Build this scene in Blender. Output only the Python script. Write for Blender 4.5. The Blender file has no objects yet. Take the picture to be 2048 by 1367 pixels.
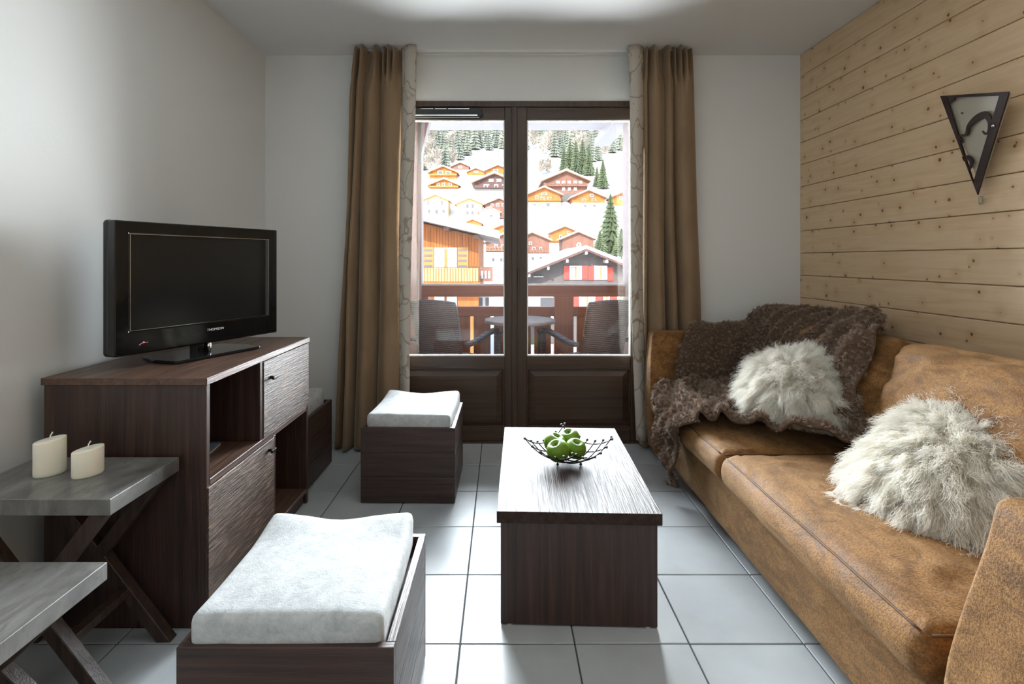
import bpy, math, random
import numpy as np
from mathutils import Vector, Matrix, noise

random.seed(7)
RNG = np.random.default_rng(11)
SC = bpy.context.scene
COL = SC.collection
PI = math.pi
R = math.radians

# ------------------------------------------------------------------ camera
F, CX, CY, H = 1044.0, 1004.0, 519.0, 1.13      # focal length and principal point in the 2048x1367 frame, eye height
cam_d = bpy.data.cameras.new('camera')
cam = bpy.data.objects.new('camera', cam_d); COL.objects.link(cam)
cam.location = (0, 0, H); cam.rotation_euler = (R(90), 0, 0)
cam_d.sensor_width = 36; cam_d.lens = F / 2048 * 36
cam_d.shift_x = (1024 - CX) / 2048; cam_d.shift_y = -(683.5 - CY) / 2048
cam_d.clip_start = 0.05; cam_d.clip_end = 2000
SC.camera = cam

# ------------------------------------------------------------------ world, sun, exposure
wd = bpy.data.worlds.new('world'); SC.world = wd; wd.use_nodes = True
nt = wd.node_tree; nt.nodes.clear()
wo = nt.nodes.new('ShaderNodeOutputWorld'); bg = nt.nodes.new('ShaderNodeBackground'); sky = nt.nodes.new('ShaderNodeTexSky')
sky.sky_type = 'NISHITA'; sky.sun_disc = False; sky.sun_elevation = R(38); sky.sun_rotation = R(200); sky.air_density = 1.0; sky.dust_density = 2.0
bg.inputs['Strength'].default_value = 0.22
nt.links.new(sky.outputs[0], bg.inputs[0]); nt.links.new(bg.outputs[0], wo.inputs[0])

sun_d = bpy.data.lights.new('sun', 'SUN'); sun_d.energy = 3.4; sun_d.angle = R(0.6); sun_d.color = (1.0, 0.95, 0.88)
sun = bpy.data.objects.new('sun', sun_d); COL.objects.link(sun)
sun.rotation_euler = Vector((0.30, 0.80, -0.62)).to_track_quat('-Z', 'Y').to_euler()

def area(name, loc, aim, sx, sy, energy, col):
    d = bpy.data.lights.new(name, 'AREA'); d.shape = 'RECTANGLE'; d.size = sx; d.size_y = sy; d.energy = energy; d.color = col
    o = bpy.data.objects.new(name, d); COL.objects.link(o); o.location = loc
    o.rotation_euler = Vector(aim).to_track_quat('-Z', 'Y').to_euler(); return o
area('window_daylight', (.08, 3.43, 1.26), (0, -1, -.2), 1.55, 1.5, 92, (.89, .952, 1.0)).data.spread = R(145)     # daylight at the balcony door
area('rear_fill', (.2, -2.5, 1.5), (0, 1, -.05), 2.6, 1.6, 1.2, (1.0, .95, .88))           # weak fill lamp added behind the camera, no window there

vs = SC.view_settings
vs.view_transform = 'Standard'; vs.look = 'None'; vs.gamma = 1.0; vs.exposure = 1.54; vs.use_curve_mapping = False
SC.cycles.diffuse_bounces = 4; SC.cycles.glossy_bounces = 3; SC.cycles.max_bounces = 6; SC.cycles.transparent_max_bounces = 8; SC.cycles.adaptive_threshold = 0.05
SC.cycles.sample_clamp_indirect = 8.0; SC.cycles.caustics_reflective = False; SC.cycles.caustics_refractive = False

# ------------------------------------------------------------------ helpers
def at(px, py, Y):
    """world point that stands at distance Y and shows at pixel px,py"""
    return Vector(((px - CX) * Y / F, Y, H - (py - CY) * Y / F))

class MB:
    def __init__(s): s.v = []; s.f = []
    def add(s, vs_, fs_):
        b = len(s.v); s.v += [tuple(p) for p in vs_]; s.f += [tuple(i + b for i in f) for f in fs_]
        return s
    def box(s, x0, x1, y0, y1, z0, z1, m=None):
        p = [Vector((x, y, z)) for z in (z0, z1) for y in (y0, y1) for x in (x0, x1)]
        if m is not None: p = [m @ q for q in p]
        return s.add(p, [(0, 2, 3, 1), (4, 5, 7, 6), (0, 1, 5, 4), (2, 6, 7, 3), (0, 4, 6, 2), (1, 3, 7, 5)])
    def bar(s, a, b, w, t, up=(0, 0, 1)):
        """square bar from a to b: w across, t along up"""
        a = Vector(a); b = Vector(b); d = (b - a); L = d.length; d.normalize()
        u = Vector(up); sd = d.cross(u)
        if sd.length < 1e-5: sd = d.cross(Vector((1, 0, 0)))
        sd.normalize(); u = sd.cross(d)
        m = Matrix((sd, d, u)).transposed().to_4x4(); m.translation = a
        return s.box(-w / 2, w / 2, 0, L, -t / 2, t / 2, m)
    def ring(s, o, i, y0, y1):
        """rectangular frame in the xz plane: o and i are (x0, x1, z0, z1) outside and inside"""
        q = [(o[0], o[2]), (o[1], o[2]), (o[1], o[3]), (o[0], o[3]), (i[0], i[2]), (i[1], i[2]), (i[1], i[3]), (i[0], i[3])]
        v = [(x, y0, z) for x, z in q] + [(x, y1, z) for x, z in q]; f = []
        for k in range(4):
            j = (k + 1) % 4
            f += [(k, j, 4 + j, 4 + k), (8 + j, 8 + k, 12 + k, 12 + j), (j, k, 8 + k, 8 + j), (4 + k, 4 + j, 12 + j, 12 + k)]
        return s.add(v, f)
    def prism(s, poly, ext):
        n = len(poly); poly = [Vector(p) for p in poly]; e = Vector(ext)
        return s.add(poly + [p + e for p in poly], [tuple(range(n))[::-1], tuple(range(n, 2 * n))] + [(i, (i + 1) % n, n + (i + 1) % n, n + i) for i in range(n)])
    def tube(s, pts, r, n=8, cap=True, closed=False):
        pts = [Vector(p) for p in pts]; k = len(pts); vs_ = []; fs_ = []
        rr = r if isinstance(r, (list, tuple)) else [r] * k
        up = None
        for i, p in enumerate(pts):
            d = (pts[(i + 1) % k] - pts[i - 1]) if closed else (pts[min(i + 1, k - 1)] - pts[max(i - 1, 0)])
            d.normalize()
            if up is None: up = Vector((0, 0, 1)) if abs(d.z) < .9 else Vector((1, 0, 0))
            a = d.cross(up)
            if a.length < 1e-6: a = d.cross(Vector((0.3, 1, 0.2)))
            a.normalize(); up = a.cross(d)
            for j in range(n):
                t = 2 * PI * j / n
                vs_.append(p + (a * math.cos(t) + up * math.sin(t)) * rr[i])
        for i in range(k if closed else k - 1):
            for j in range(n):
                a0 = i * n + j; a1 = i * n + (j + 1) % n; i2 = (i + 1) % k
                fs_.append((a0, a1, i2 * n + (j + 1) % n, i2 * n + j))
        if cap and not closed: fs_ += [tuple(range(n))[::-1], tuple(range((k - 1) * n, k * n))]
        return s.add(vs_, fs_)
    def lathe(s, prof, n=24, c=(0, 0, 0), m=None):
        vs_ = []; fs_ = []; c = Vector(c)
        for r, z in prof:
            for j in range(n):
                q = Vector((r * math.cos(2 * PI * j / n), r * math.sin(2 * PI * j / n), z))
                vs_.append((m @ q if m is not None else q) + c)
        for i in range(len(prof) - 1):
            for j in range(n): fs_.append((i * n + j, i * n + (j + 1) % n, (i + 1) * n + (j + 1) % n, (i + 1) * n + j))
        fs_ += [tuple(range(n))[::-1], tuple(range((len(prof) - 1) * n, len(prof) * n))]
        return s.add(vs_, fs_)
    def sphere(s, c, r, n=8):
        return s.lathe([(r * math.sin(PI * max(i, .02) / n) if i < n else r * .06, -r * math.cos(PI * i / n)) for i in range(n + 1)], max(6, n), c)
    def grid(s, P, wrap=False):
        """P[i][j] of points"""
        a = len(P); b = len(P[0]); fs_ = []
        for i in range(a - 1):
            for j in range(b - 1 + (1 if wrap else 0)):
                fs_.append((i * b + j, i * b + (j + 1) % b, (i + 1) * b + (j + 1) % b, (i + 1) * b + j))
        return s.add([p for row in P for p in row], fs_)
    def build(s, name, mat, parent=None, smooth=False, bevel=0, seg=2, solid=0, world=False, sub=0):
        me = bpy.data.meshes.new(name); me.from_pydata(s.v, [], s.f); me.update()
        if smooth: me.polygons.foreach_set('use_smooth', [True] * len(me.polygons))
        me.materials.append(mat)
        o = bpy.data.objects.new(name, me); COL.objects.link(o)
        put(o, parent, world)
        if solid:
            q = o.modifiers.new('solid', 'SOLIDIFY'); q.thickness = solid; q.offset = 0
        if bevel:
            q = o.modifiers.new('bevel', 'BEVEL'); q.width = bevel; q.segments = seg; q.limit_method = 'ANGLE'; q.angle_limit = R(40)
        if sub:
            q = o.modifiers.new('sub', 'SUBSURF'); q.levels = sub; q.render_levels = sub
        return o

def put(o, parent, world=False):
    if parent is None: return
    o.parent = parent
    if world: o.matrix_parent_inverse = wm(parent).inverted()

def wm(o):
    m = Matrix.LocRotScale(o.location, o.rotation_euler, o.scale)
    return wm(o.parent) @ o.matrix_parent_inverse @ m if o.parent else m

def tag(o, label, cat=None, group=None, kind=None):
    o['label'] = label
    if cat: o['category'] = cat
    if group: o['group'] = group
    if kind: o['kind'] = kind
    return o

def thing(name, label, cat, loc=(0, 0, 0), rz=0, group=None):
    o = bpy.data.objects.new(name, None); COL.objects.link(o)
    o.location = loc; o.rotation_euler = (0, 0, rz); o.empty_display_size = .05
    return tag(o, label, cat, group)

def copy_tree(o, parent=None):
    c = o.copy(); COL.objects.link(c); c.parent = parent
    for ch in [x for x in o.children]: copy_tree(ch, c)
    return c

def lerp(a, b, t): return a + (b - a) * t
def interp(x, xs, ys): return float(np.interp(x, xs, ys))
def sstep(a, b, x):
    t = min(1, max(0, (x - a) / (b - a))); return t * t * (3 - 2 * t)

# ------------------------------------------------------------------ materials
def mat(name, col=(.5, .5, .5), rough=.6, metal=0, spec=.5, **kw):
    m = bpy.data.materials.new(name); m.use_nodes = True
    b = m.node_tree.nodes['Principled BSDF']
    b.inputs['Base Color'].default_value = (*col, 1); b.inputs['Roughness'].default_value = rough
    b.inputs['Metallic'].default_value = metal; b.inputs['Specular IOR Level'].default_value = spec
    for k, v in kw.items(): b.inputs[k.replace('_', ' ')].default_value = v
    return m

class NB:
    """small node-building helper"""
    def __init__(s, m): s.m = m; s.t = m.node_tree; s.b = s.t.nodes['Principled BSDF']
    def n(s, typ, **kw):
        q = s.t.nodes.new(typ)
        for k, v in kw.items(): setattr(q, k, v)
        return q
    def l(s, a, b): s.t.links.new(a, b)
    def coords(s, scale=(1, 1, 1), rnd=0, rot=(0, 0, 0)):
        tc = s.n('ShaderNodeTexCoord'); mp = s.n('ShaderNodeMapping')
        mp.inputs['Scale'].default_value = scale; mp.inputs['Rotation'].default_value = rot
        src = tc.outputs['Object']
        if rnd:
            oi = s.n('ShaderNodeObjectInfo'); ml = s.n('ShaderNodeVectorMath', operation='SCALE'); cb = s.n('ShaderNodeCombineXYZ')
            for i, f in enumerate((1.0, 1.7, 2.3)):
                q = s.n('ShaderNodeMath', operation='MULTIPLY'); q.inputs[1].default_value = f * rnd
                s.l(oi.outputs['Random'], q.inputs[0]); s.l(q.outputs[0], cb.inputs[i])
            ad = s.n('ShaderNodeVectorMath', operation='ADD')
            s.l(src, ad.inputs[0]); s.l(cb.outputs[0], ad.inputs[1]); src = ad.outputs[0]
        s.l(src, mp.inputs[0]); return mp.outputs[0]
    def noise(s, vec, scale=5, detail=4, rough=.55, dist=0):
        q = s.n('ShaderNodeTexNoise'); q.inputs['Scale'].default_value = scale; q.inputs['Detail'].default_value = detail
        q.inputs['Roughness'].default_value = rough; q.inputs['Distortion'].default_value = dist
        s.l(vec, q.inputs['Vector']); return q.outputs['Fac']
    def voro(s, vec, scale=5, feature='F1', out='Distance', rnd=1):
        q = s.n('ShaderNodeTexVoronoi', feature=feature); q.inputs['Scale'].default_value = scale; q.inputs['Randomness'].default_value = rnd
        s.l(vec, q.inputs['Vector']); return q.outputs[out]
    def wave(s, vec, scale=5, dist=0, detail=2, direction='X'):
        q = s.n('ShaderNodeTexWave', bands_direction=direction); q.inputs['Scale'].default_value = scale
        q.inputs['Distortion'].default_value = dist; q.inputs['Detail'].default_value = detail
        s.l(vec, q.inputs['Vector']); return q.outputs['Fac']
    def ramp(s, fac, stops, interp_='LINEAR'):
        q = s.n('ShaderNodeValToRGB'); cr = q.color_ramp; cr.interpolation = interp_
        while len(cr.elements) < len(stops): cr.elements.new(.5)
        for e, (p, c) in zip(cr.elements, stops):
            e.position = p; e.color = (*c, 1) if len(c) == 3 else c
        s.l(fac, q.inputs[0]); return q.outputs[0]
    def mix(s, fac, a, b, typ='MIX'):
        q = s.n('ShaderNodeMix', data_type='RGBA', blend_type=typ)
        if isinstance(fac, (int, float)): q.inputs[0].default_value = fac
        else: s.l(fac, q.inputs[0])
        for i, v in ((6, a), (7, b)):
            if isinstance(v, tuple): q.inputs[i].default_value = (*v, 1)
            else: s.l(v, q.inputs[i])
        return q.outputs[2]
    def math(s, op, a, b=0.0):
        q = s.n('ShaderNodeMath', operation=op)
        for i, v in ((0, a), (1, b)):
            if isinstance(v, (int, float)): q.inputs[i].default_value = v
            else: s.l(v, q.inputs[i])
        return q.outputs[0]
    def color(s, c): s.l(c, s.b.inputs['Base Color']); return s
    def rough(s, c): s.l(c, s.b.inputs['Roughness']); return s
    def bump(s, h, strength=.3, dist=.01):
        q = s.n('ShaderNodeBump'); q.inputs['Strength'].default_value = strength; q.inputs['Distance'].default_value = dist
        s.l(h, q.inputs['Height']); s.l(q.outputs[0], s.b.inputs['Normal']); return s

def g3(v): return (v, v, v)

def m_wall(name, col):
    m = mat(name, col, .85, spec=.2); k = NB(m); v = k.coords()
    n = k.noise(v, 60, 5); k.bump(n, .12, .004); return m
M_WALL = m_wall('white_wall_paint', (.74, .74, .725))
M_CEIL = m_wall('white_ceiling_paint', (.78, .77, .755))

def m_tile():
    m = mat('grey_ceramic_tile', rough=.4); k = NB(m)
    v = k.coords(rnd=9); n = k.noise(v, 3.5, 6, .6); n2 = k.noise(v, 40, 3)
    k.color(k.ramp(n, [(.3, (.40, .425, .44)), (.7, (.50, .53, .545))]))
    k.rough(k.ramp(n2, [(.3, g3(.30)), (.7, g3(.40))])); k.bump(n2, .05, .002); return m
M_TILE = m_tile()
M_GROUT = mat('dark_grout', (.07, .075, .08), .9)

def m_wood(name, dark, light, axis='X', rough=.4, scale=1.0, streak=None, bump=.25, rnd=3, contrast=(.35, .7), spec=.5, thr=(.60, .72)):
    m = mat(name, rough=rough, spec=spec); k = NB(m)
    lo, hi = 1.2 * scale, 34 * scale
    sc = {'X': (lo, hi, hi), 'Y': (hi, lo, hi), 'Z': (hi, hi, lo)}[axis]
    v = k.coords(sc, rnd); n = k.noise(v, 1.6, 6, .62, .6)
    v2 = k.coords(tuple(x * 4.5 for x in sc), rnd); n2 = k.noise(v2, 1.5, 3, .6)
    c = k.ramp(n, [(contrast[0], dark), (contrast[1], light)])
    if streak: c = k.mix(k.ramp(n2, [(thr[0], g3(0)), (thr[1], g3(1))]), c, streak)
    k.color(c)
    k.rough(k.ramp(n2, [(.3, g3(rough - .07)), (.7, g3(rough + .12))]))
    k.bump(k.math('ADD', n, n2), bump, .004); return m
WG_D, WG_L = (.024, .0115, .009), (.068, .034, .0255)
M_WENGE = {a: m_wood('dark_wenge_wood_' + a, WG_D, WG_L, a, .36) for a in 'XYZ'}
M_WENGE_TOP = m_wood('dark_wenge_gloss', WG_D, (.055, .034, .027), 'Y', .46, 1, bump=.6, spec=.2)
M_WENGE_BRUSH = m_wood('brushed_wenge_door', (.032, .017, .011), (.085, .047, .031), 'Y', .42, 1.5, streak=(.25, .165, .115), bump=.6, thr=(.52, .64))
M_WENGE_CABTOP = m_wood('dark_wenge_cabinet_top', (.06, .03, .019), (.15, .080, .05), 'Y', .42)
M_LEG = m_wood('walnut_leg_wood', (.022, .011, .007), (.065, .036, .025), 'Z', .45)
M_DOOR = m_wood('stained_door_wood', (.040, .021, .012), (.080, .045, .027), 'Z', .38, .7, bump=.12)
M_DOOR_H = m_wood('stained_door_wood_rail', (.040, .021, .012), (.080, .045, .027), 'X', .38, .7, bump=.12)
M_BALC = m_wood('red_brown_balcony_wood', (.27, .085, .042), (.40, .145, .075), 'X', .5, .5, bump=.15)
M_BALC_V = m_wood('red_brown_balcony_board', (.29, .095, .042), (.43, .155, .07), 'Z', .5, .5, bump=.15)

def m_pine():
    m = mat('knotty_pine_plank', rough=.5); k = NB(m)
    v = k.coords((1, 1, 1), 7)
    vg = k.coords((1, 2.0, 30), 7); g = k.noise(vg, 1.4, 5, .6, .8)
    base = k.ramp(g, [(.25, (.60, .40, .22)), (.5, (.70, .50, .30)), (.75, (.76, .57, .37))])
    big = k.noise(k.coords((1, 1.2, 5), 7), 1.5, 3); base = k.mix(k.math('MULTIPLY', big, .35), base, (.72, .54, .35))
    # scattered knots, two sizes
    sx = k.n('ShaderNodeSeparateXYZ'); k.l(v, sx.inputs[0]); cb = k.n('ShaderNodeCombineXYZ'); k.l(sx.outputs[1], cb.inputs[0])
    zs = k.math('MULTIPLY', sx.outputs[2], 1.0); k.l(zs, cb.inputs[1]); vk = cb.outputs[0]
    c = base
    for scale, thr, s0, s1, amt in ((7.5, .30, .018, .055, .8), (15.0, .84, .03, .06, .7)):
        q = k.n('ShaderNodeTexVoronoi', voronoi_dimensions='2D'); q.inputs['Scale'].default_value = scale; k.l(vk, q.inputs['Vector'])
        sep = k.n('ShaderNodeSeparateColor'); k.l(q.outputs['Color'], sep.inputs[0])
        keep = k.math('GREATER_THAN', sep.outputs[0], thr)
        size = k.math('ADD', k.math('MULTIPLY', sep.outputs[1], s1), s0)
        wob = k.math('ADD', q.outputs['Distance'], k.math('MULTIPLY', k.math('SUBTRACT', k.noise(v, 70, 2), .5), .05))
        rel = k.math('DIVIDE', wob, size)
        core = k.math('MULTIPLY', k.ramp(rel, [(.75, g3(1)), (1.0, g3(0))]), keep)
        halo = k.math('MULTIPLY', k.ramp(rel, [(.25, g3(.6)), (1.0, g3(0))]), keep)
        q2 = k.math('MULTIPLY', k.ramp(q.outputs['Distance'], [(.03, g3(.45)), (.28, g3(0))]), keep)
        c = k.mix(q2, c, (.50, .30, .13)); c = k.mix(k.math('MULTIPLY', core, amt), c, (.16, .07, .025)); c = k.mix(halo, c, (.05, .022, .01))
    k.color(c); k.bump(g, .12, .003); return m
M_PINE = m_pine()

def m_suede(name, a, b, c):
    m = mat(name, rough=.8, spec=.25, Sheen_Weight=.15, Sheen_Roughness=.5); k = NB(m)
    k.b.inputs['Sheen Tint'].default_value = (1, .78, .52, 1)
    v = k.coords(); vs_ = k.coords((1, .55, 1.4), rot=(0, 0, R(25)))
    n = k.noise(vs_, 5.5, 5, .7, 1.6); f = k.noise(v, 210, 3, .7); n3 = k.noise(vs_, 17, 5, .7, 1.2)
    col = k.ramp(n, [(.30, a), (.48, b), (.72, c)])
    col = k.mix(k.ramp(n3, [(.38, g3(.55)), (.52, g3(0))]), col, tuple(x * .75 for x in a))
    col = k.mix(k.ramp(f, [(.40, g3(.55)), (.55, g3(0))]), col, tuple(x * .55 for x in a))
    k.color(col); k.rough(k.ramp(n, [(.35, g3(.62)), (.7, g3(.85))]))
    k.bump(k.math('ADD', f, k.math('MULTIPLY', k.noise(v, 11, 3), 1.2)), .40, .005); return m
M_SUEDE = m_suede('caramel_suede', (.125, .052, .013), (.27, .125, .037), (.38, .20, .072))
M_SEAM = mat('brown_seam', (.10, .045, .015), .7)

def m_velvet():
    m = mat('brown_velvet', (.16, .10, .055), .8, spec=.15, Sheen_Weight=.5, Sheen_Roughness=.35); k = NB(m)
    k.b.inputs['Sheen Tint'].default_value = (1, .84, .68, 1)
    v = k.coords((1, 1, .3)); n = k.noise(v, 9, 4); k.color(k.ramp(n, [(.3, (.22, .145, .085)), (.7, (.29, .20, .122))]))
    k.bump(k.noise(k.coords((1, 1, .35)), 25, 3), .12, .01); return m
M_VELVET = m_velvet()

def m_border():
    m = mat('cream_patterned_cloth', rough=.8, spec=.2); k = NB(m)
    v = k.coords((1, 1, .62)); w = k.noise(v, 6, 2)
    mx = k.n('ShaderNodeMix', data_type='RGBA'); mx.inputs[0].default_value = .16
    q = k.n('ShaderNodeTexNoise'); q.inputs['Scale'].default_value = 7; k.l(v, q.inputs['Vector'])
    k.l(v, mx.inputs[6]); k.l(q.outputs['Color'], mx.inputs[7])
    e = k.n('ShaderNodeTexVoronoi', feature='DISTANCE_TO_EDGE'); e.inputs['Scale'].default_value = 9; k.l(mx.outputs[2], e.inputs['Vector'])
    vine = k.ramp(e.outputs['Distance'], [(.012, g3(1)), (.035, g3(0))])
    leaf = k.ramp(k.noise(k.coords((1, 1, .8)), 17, 3, .5, 1.0), [(.60, g3(0)), (.66, g3(1))])
    base = (.50, .455, .395)
    c = k.mix(k.math('MULTIPLY', leaf, .55), base, (.25, .175, .115)); c = k.mix(k.math('MULTIPLY', vine, .6), c, (.20, .14, .09))
    k.color(c); return m
M_BORDER = m_border()

def m_velour():
    m = mat('pale_grey_velour', rough=.75, spec=.2, Sheen_Weight=.3); k = NB(m)
    v = k.coords(rnd=5); n = k.noise(v, 34, 6, .75, .3); f = k.noise(v, 230, 2)
    k.color(k.ramp(n, [(.33, (.36, .38, .39)), (.62, (.53, .55, .56))]))
    k.bump(k.math('ADD', f, k.math('MULTIPLY', n, 2)), .25, .004); return m
M_VELOUR = m_velour()

M_TVGLOSS = mat('gloss_black_plastic', (.006, .006, .006), .06)
M_TVMATT = mat('matt_black_plastic', (.012, .014, .015), .45)
M_SCREEN = mat('dark_screen_glass', (.008, .008, .008), .17)
M_CHROME = mat('chrome', (.75, .75, .77), .12, 1)
M_TVGLASS = mat('black_glass', (.01, .012, .013), .03)
M_LOGO = mat('silver_print', (.75, .75, .75), .4)
M_RED = mat('red_light', (.8, .02, .02), .4, Emission_Color=(1, .02, .02, 1), Emission_Strength=3.0)
M_HANDLE = mat('dark_bronze', (.035, .028, .022), .35, .8)

def m_concrete():
    m = mat('grey_concrete_laminate', rough=.4); k = NB(m)
    v = k.coords((2.2, 1, 1), rot=(0, 0, R(35))); n = k.noise(v, 5, 7, .68, .8); f = k.noise(k.coords((4, 1, 1), rot=(0, 0, R(35))), 22, 4, .7)
    c = k.ramp(n, [(.32, (.085, .082, .078)), (.5, (.155, .15, .142)), (.7, (.24, .235, .225))])
    c = k.mix(k.ramp(f, [(.30, g3(.65)), (.42, g3(0))]), c, (.07, .066, .06))
    k.color(c); k.rough(k.ramp(f, [(.3, g3(.42)), (.7, g3(.28))])); k.bump(f, .15, .003); return m
M_CONC = m_concrete()
M_WAX = mat('ivory_wax', (.88, .83, .70), .5, Subsurface_Weight=.4, Subsurface_Scale=.02)
M_WICK = mat('white_wick', (.85, .82, .78), .8)
def m_apple():
    m = mat('green_apple_skin', rough=.42, spec=.35); k = NB(m); v = k.coords(rnd=3)
    n = k.noise(v, 18, 3); s_ = k.voro(v, 190)
    c = k.ramp(n, [(.3, (.10, .21, .012)), (.7, (.19, .33, .025))])
    k.color(k.mix(k.ramp(s_, [(.05, g3(.5)), (.16, g3(0))]), c, (.42, .52, .18))); return m
M_APPLE = m_apple()
M_STEM = mat('apple_stem', (.06, .035, .015), .8)
M_WIRE = mat('black_wire', (.02, .02, .022), .3, .7)
M_BEAD = mat('steel_bead', (.10, .10, .105), .25, .9)
M_SCONCE = mat('dark_brown_metal', (.026, .012, .009), .6, 0, .25)
M_FROST = mat('frosted_beige_glass', (.36, .315, .24), .4, spec=.4)
M_WHITEP = mat('white_plastic', (.75, .75, .74), .4)
M_BLACKP = mat('black_plastic_foot', (.015, .015, .015), .5)
M_PAPER = mat('pale_blue_paper', (.16, .23, .33), .4)
M_INSIDE = mat('dark_teal_lining', (.012, .02, .03), .8)

def m_pane():
    m = bpy.data.materials.new('clear_window_glass'); m.use_nodes = True; t = m.node_tree; t.nodes.clear()
    o = t.nodes.new('ShaderNodeOutputMaterial'); mx = t.nodes.new('ShaderNodeMixShader'); tr = t.nodes.new('ShaderNodeBsdfTransparent')
    gl = t.nodes.new('ShaderNodeBsdfGlossy'); gl.inputs['Roughness'].default_value = .0; fr = t.nodes.new('ShaderNodeFresnel'); fr.inputs['IOR'].default_value = 1.45
    tr.inputs[0].default_value = (.97, .98, .98, 1)
    t.links.new(fr.outputs[0], mx.inputs[0]); t.links.new(tr.outputs[0], mx.inputs[1]); t.links.new(gl.outputs[0], mx.inputs[2]); t.links.new(mx.outputs[0], o.inputs[0])
    return m
M_PANE = m_pane()

def m_wicker():
    m = mat('dark_wicker', rough=.45); k = NB(m); v = k.coords()
    a = k.wave(v, 22, 1.0, 1, 'Z'); b = k.wave(v, 60, 0, 0, 'Y'); w = k.math('ADD', k.math('MULTIPLY', a, .65), k.math('MULTIPLY', b, .35))
    k.color(k.ramp(w, [(.2, (.022, .015, .015)), (.75, (.12, .092, .09))])); k.bump(w, .25, .006); return m
M_WICKER = m_wicker()
M_TABLETOP = mat('grey_round_tabletop', (.30, .28, .27), .4)

def m_snow():
    m = mat('snow', (.86, .87, .89), .7, spec=.2); k = NB(m); v = k.coords(); k.bump(k.noise(v, .3, 4), .3, .5); return m
M_SNOW = m_snow()
def m_plain(name, a, b, scale, r=.7):
    m = mat(name, rough=r, spec=.2); k = NB(m); n = k.noise(k.coords((1, 1, .25), 5), scale, 4); k.color(k.ramp(n, [(.3, a), (.7, b)])); return m
M_CH_ORANGE = m_plain('orange_chalet_wood', (.26, .088, .02), (.38, .145, .036), 2)
M_CH_NEAR = m_plain('honey_chalet_wood', (.22, .068, .016), (.33, .115, .028), 3)
M_CH_BROWN = m_plain('brown_chalet_wood', (.13, .062, .045), (.19, .095, .068), 2)
M_CH_DARK = m_plain('dark_chalet_wood', (.075, .042, .04), (.115, .066, .062), 2)
M_CH_GREY = m_plain('weathered_grey_wood', (.075, .066, .066), (.11, .098, .097), 2)
M_CH_YELLOW = m_plain('pale_yellow_render', (.46, .33, .17), (.54, .40, .22), 1)
M_CH_WHITE = m_plain('white_render', (.56, .54, .52), (.64, .62, .60), 1)
M_ROOFW = m_plain('roof_timber', (.17, .09, .055), (.23, .13, .08), 2)
M_ROOF_OR = m_plain('orange_roof_timber', (.36, .15, .05), (.46, .21, .08), 2)
M_WINW = mat('white_window_frame', (.56, .54, .52), .5)
M_WINP = mat('dark_window_glass', (.07, .075, .09), .15)
M_WINPALE = mat('net_curtain_glass', (.34, .35, .38), .3)
M_WINOR = mat('orange_sash', (.34, .14, .03), .5)
M_SHUT_R = mat('red_shutter', (.34, .035, .025), .5)
M_SHUT_O = mat('orange_shutter', (.36, .15, .025), .5)
M_SHUT_G = mat('grey_shutter_bar', (.10, .08, .10), .5)
M_BALY = mat('yellow_balcony_slat', (.42, .25, .085), .6)
M_STONE = m_plain('grey_stone_wall', (.17, .165, .16), (.26, .25, .24), 6)
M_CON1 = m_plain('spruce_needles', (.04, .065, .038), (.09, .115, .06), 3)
M_CON2 = m_plain('hazed_conifer_needles', (.11, .14, .12), (.20, .22, .18), 3)  # distance haze put into the needle colour as a paler green
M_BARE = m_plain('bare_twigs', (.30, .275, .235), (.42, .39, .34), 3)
M_TRUNK = mat('tree_trunk', (.10, .07, .05), .9)
M_SOFFIT = mat('white_painted_soffit', (.72, .70, .70), .7)
M_PALEPOST = mat('pale_pink_post', (.62, .52, .50), .6)

# ------------------------------------------------------------------ room shell
XL, XR, YB, YN, ZC = -1.46, 1.838, 3.22, -2.6, 2.39

def struct(name, mb, m, label, cat, **kw):
    return tag(mb.build(name, m, **kw), label, cat, kind='structure')

TP, GX, GY = .3372, -.1228, 1.537           # tile pitch and grid origin
floor = struct('floor', MB().box(XL - .2, XR + .2, YN - .2, YB + .32, -.2, -.004), M_GROUT, 'grey tiled living room floor with dark grout', 'floor')
x0i = math.floor((XL - GX) / TP); y0i = math.floor((-.6 - GY) / TP)
tiles = {}
gap = .0022
for i in range(x0i, 30):
    for j in range(y0i, 30):
        a0, a1 = max(GX + i * TP + gap, XL), min(GX + (i + 1) * TP - gap, XR)
        b0, b1 = max(GY + j * TP + gap, -.7), min(GY + (j + 1) * TP - gap, YB)
        if a1 - a0 < .01 or b1 - b0 < .01: continue
        key = (round(a1 - a0, 4), round(b1 - b0, 4))
        if key not in tiles:
            w, d = key
            o = MB().box(0, w, 0, d, -.008, 0).build('tile', M_TILE, floor, bevel=.0015, seg=1)
            tiles[key] = o
        else:
            o = tiles[key].copy(); COL.objects.link(o)
        o.location = (a0, b0, random.uniform(-.0004, .0004))
MB().box(XL, XR, YN, -.7, -.006, 0).build('floor_slab', M_TILE, floor)

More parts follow.
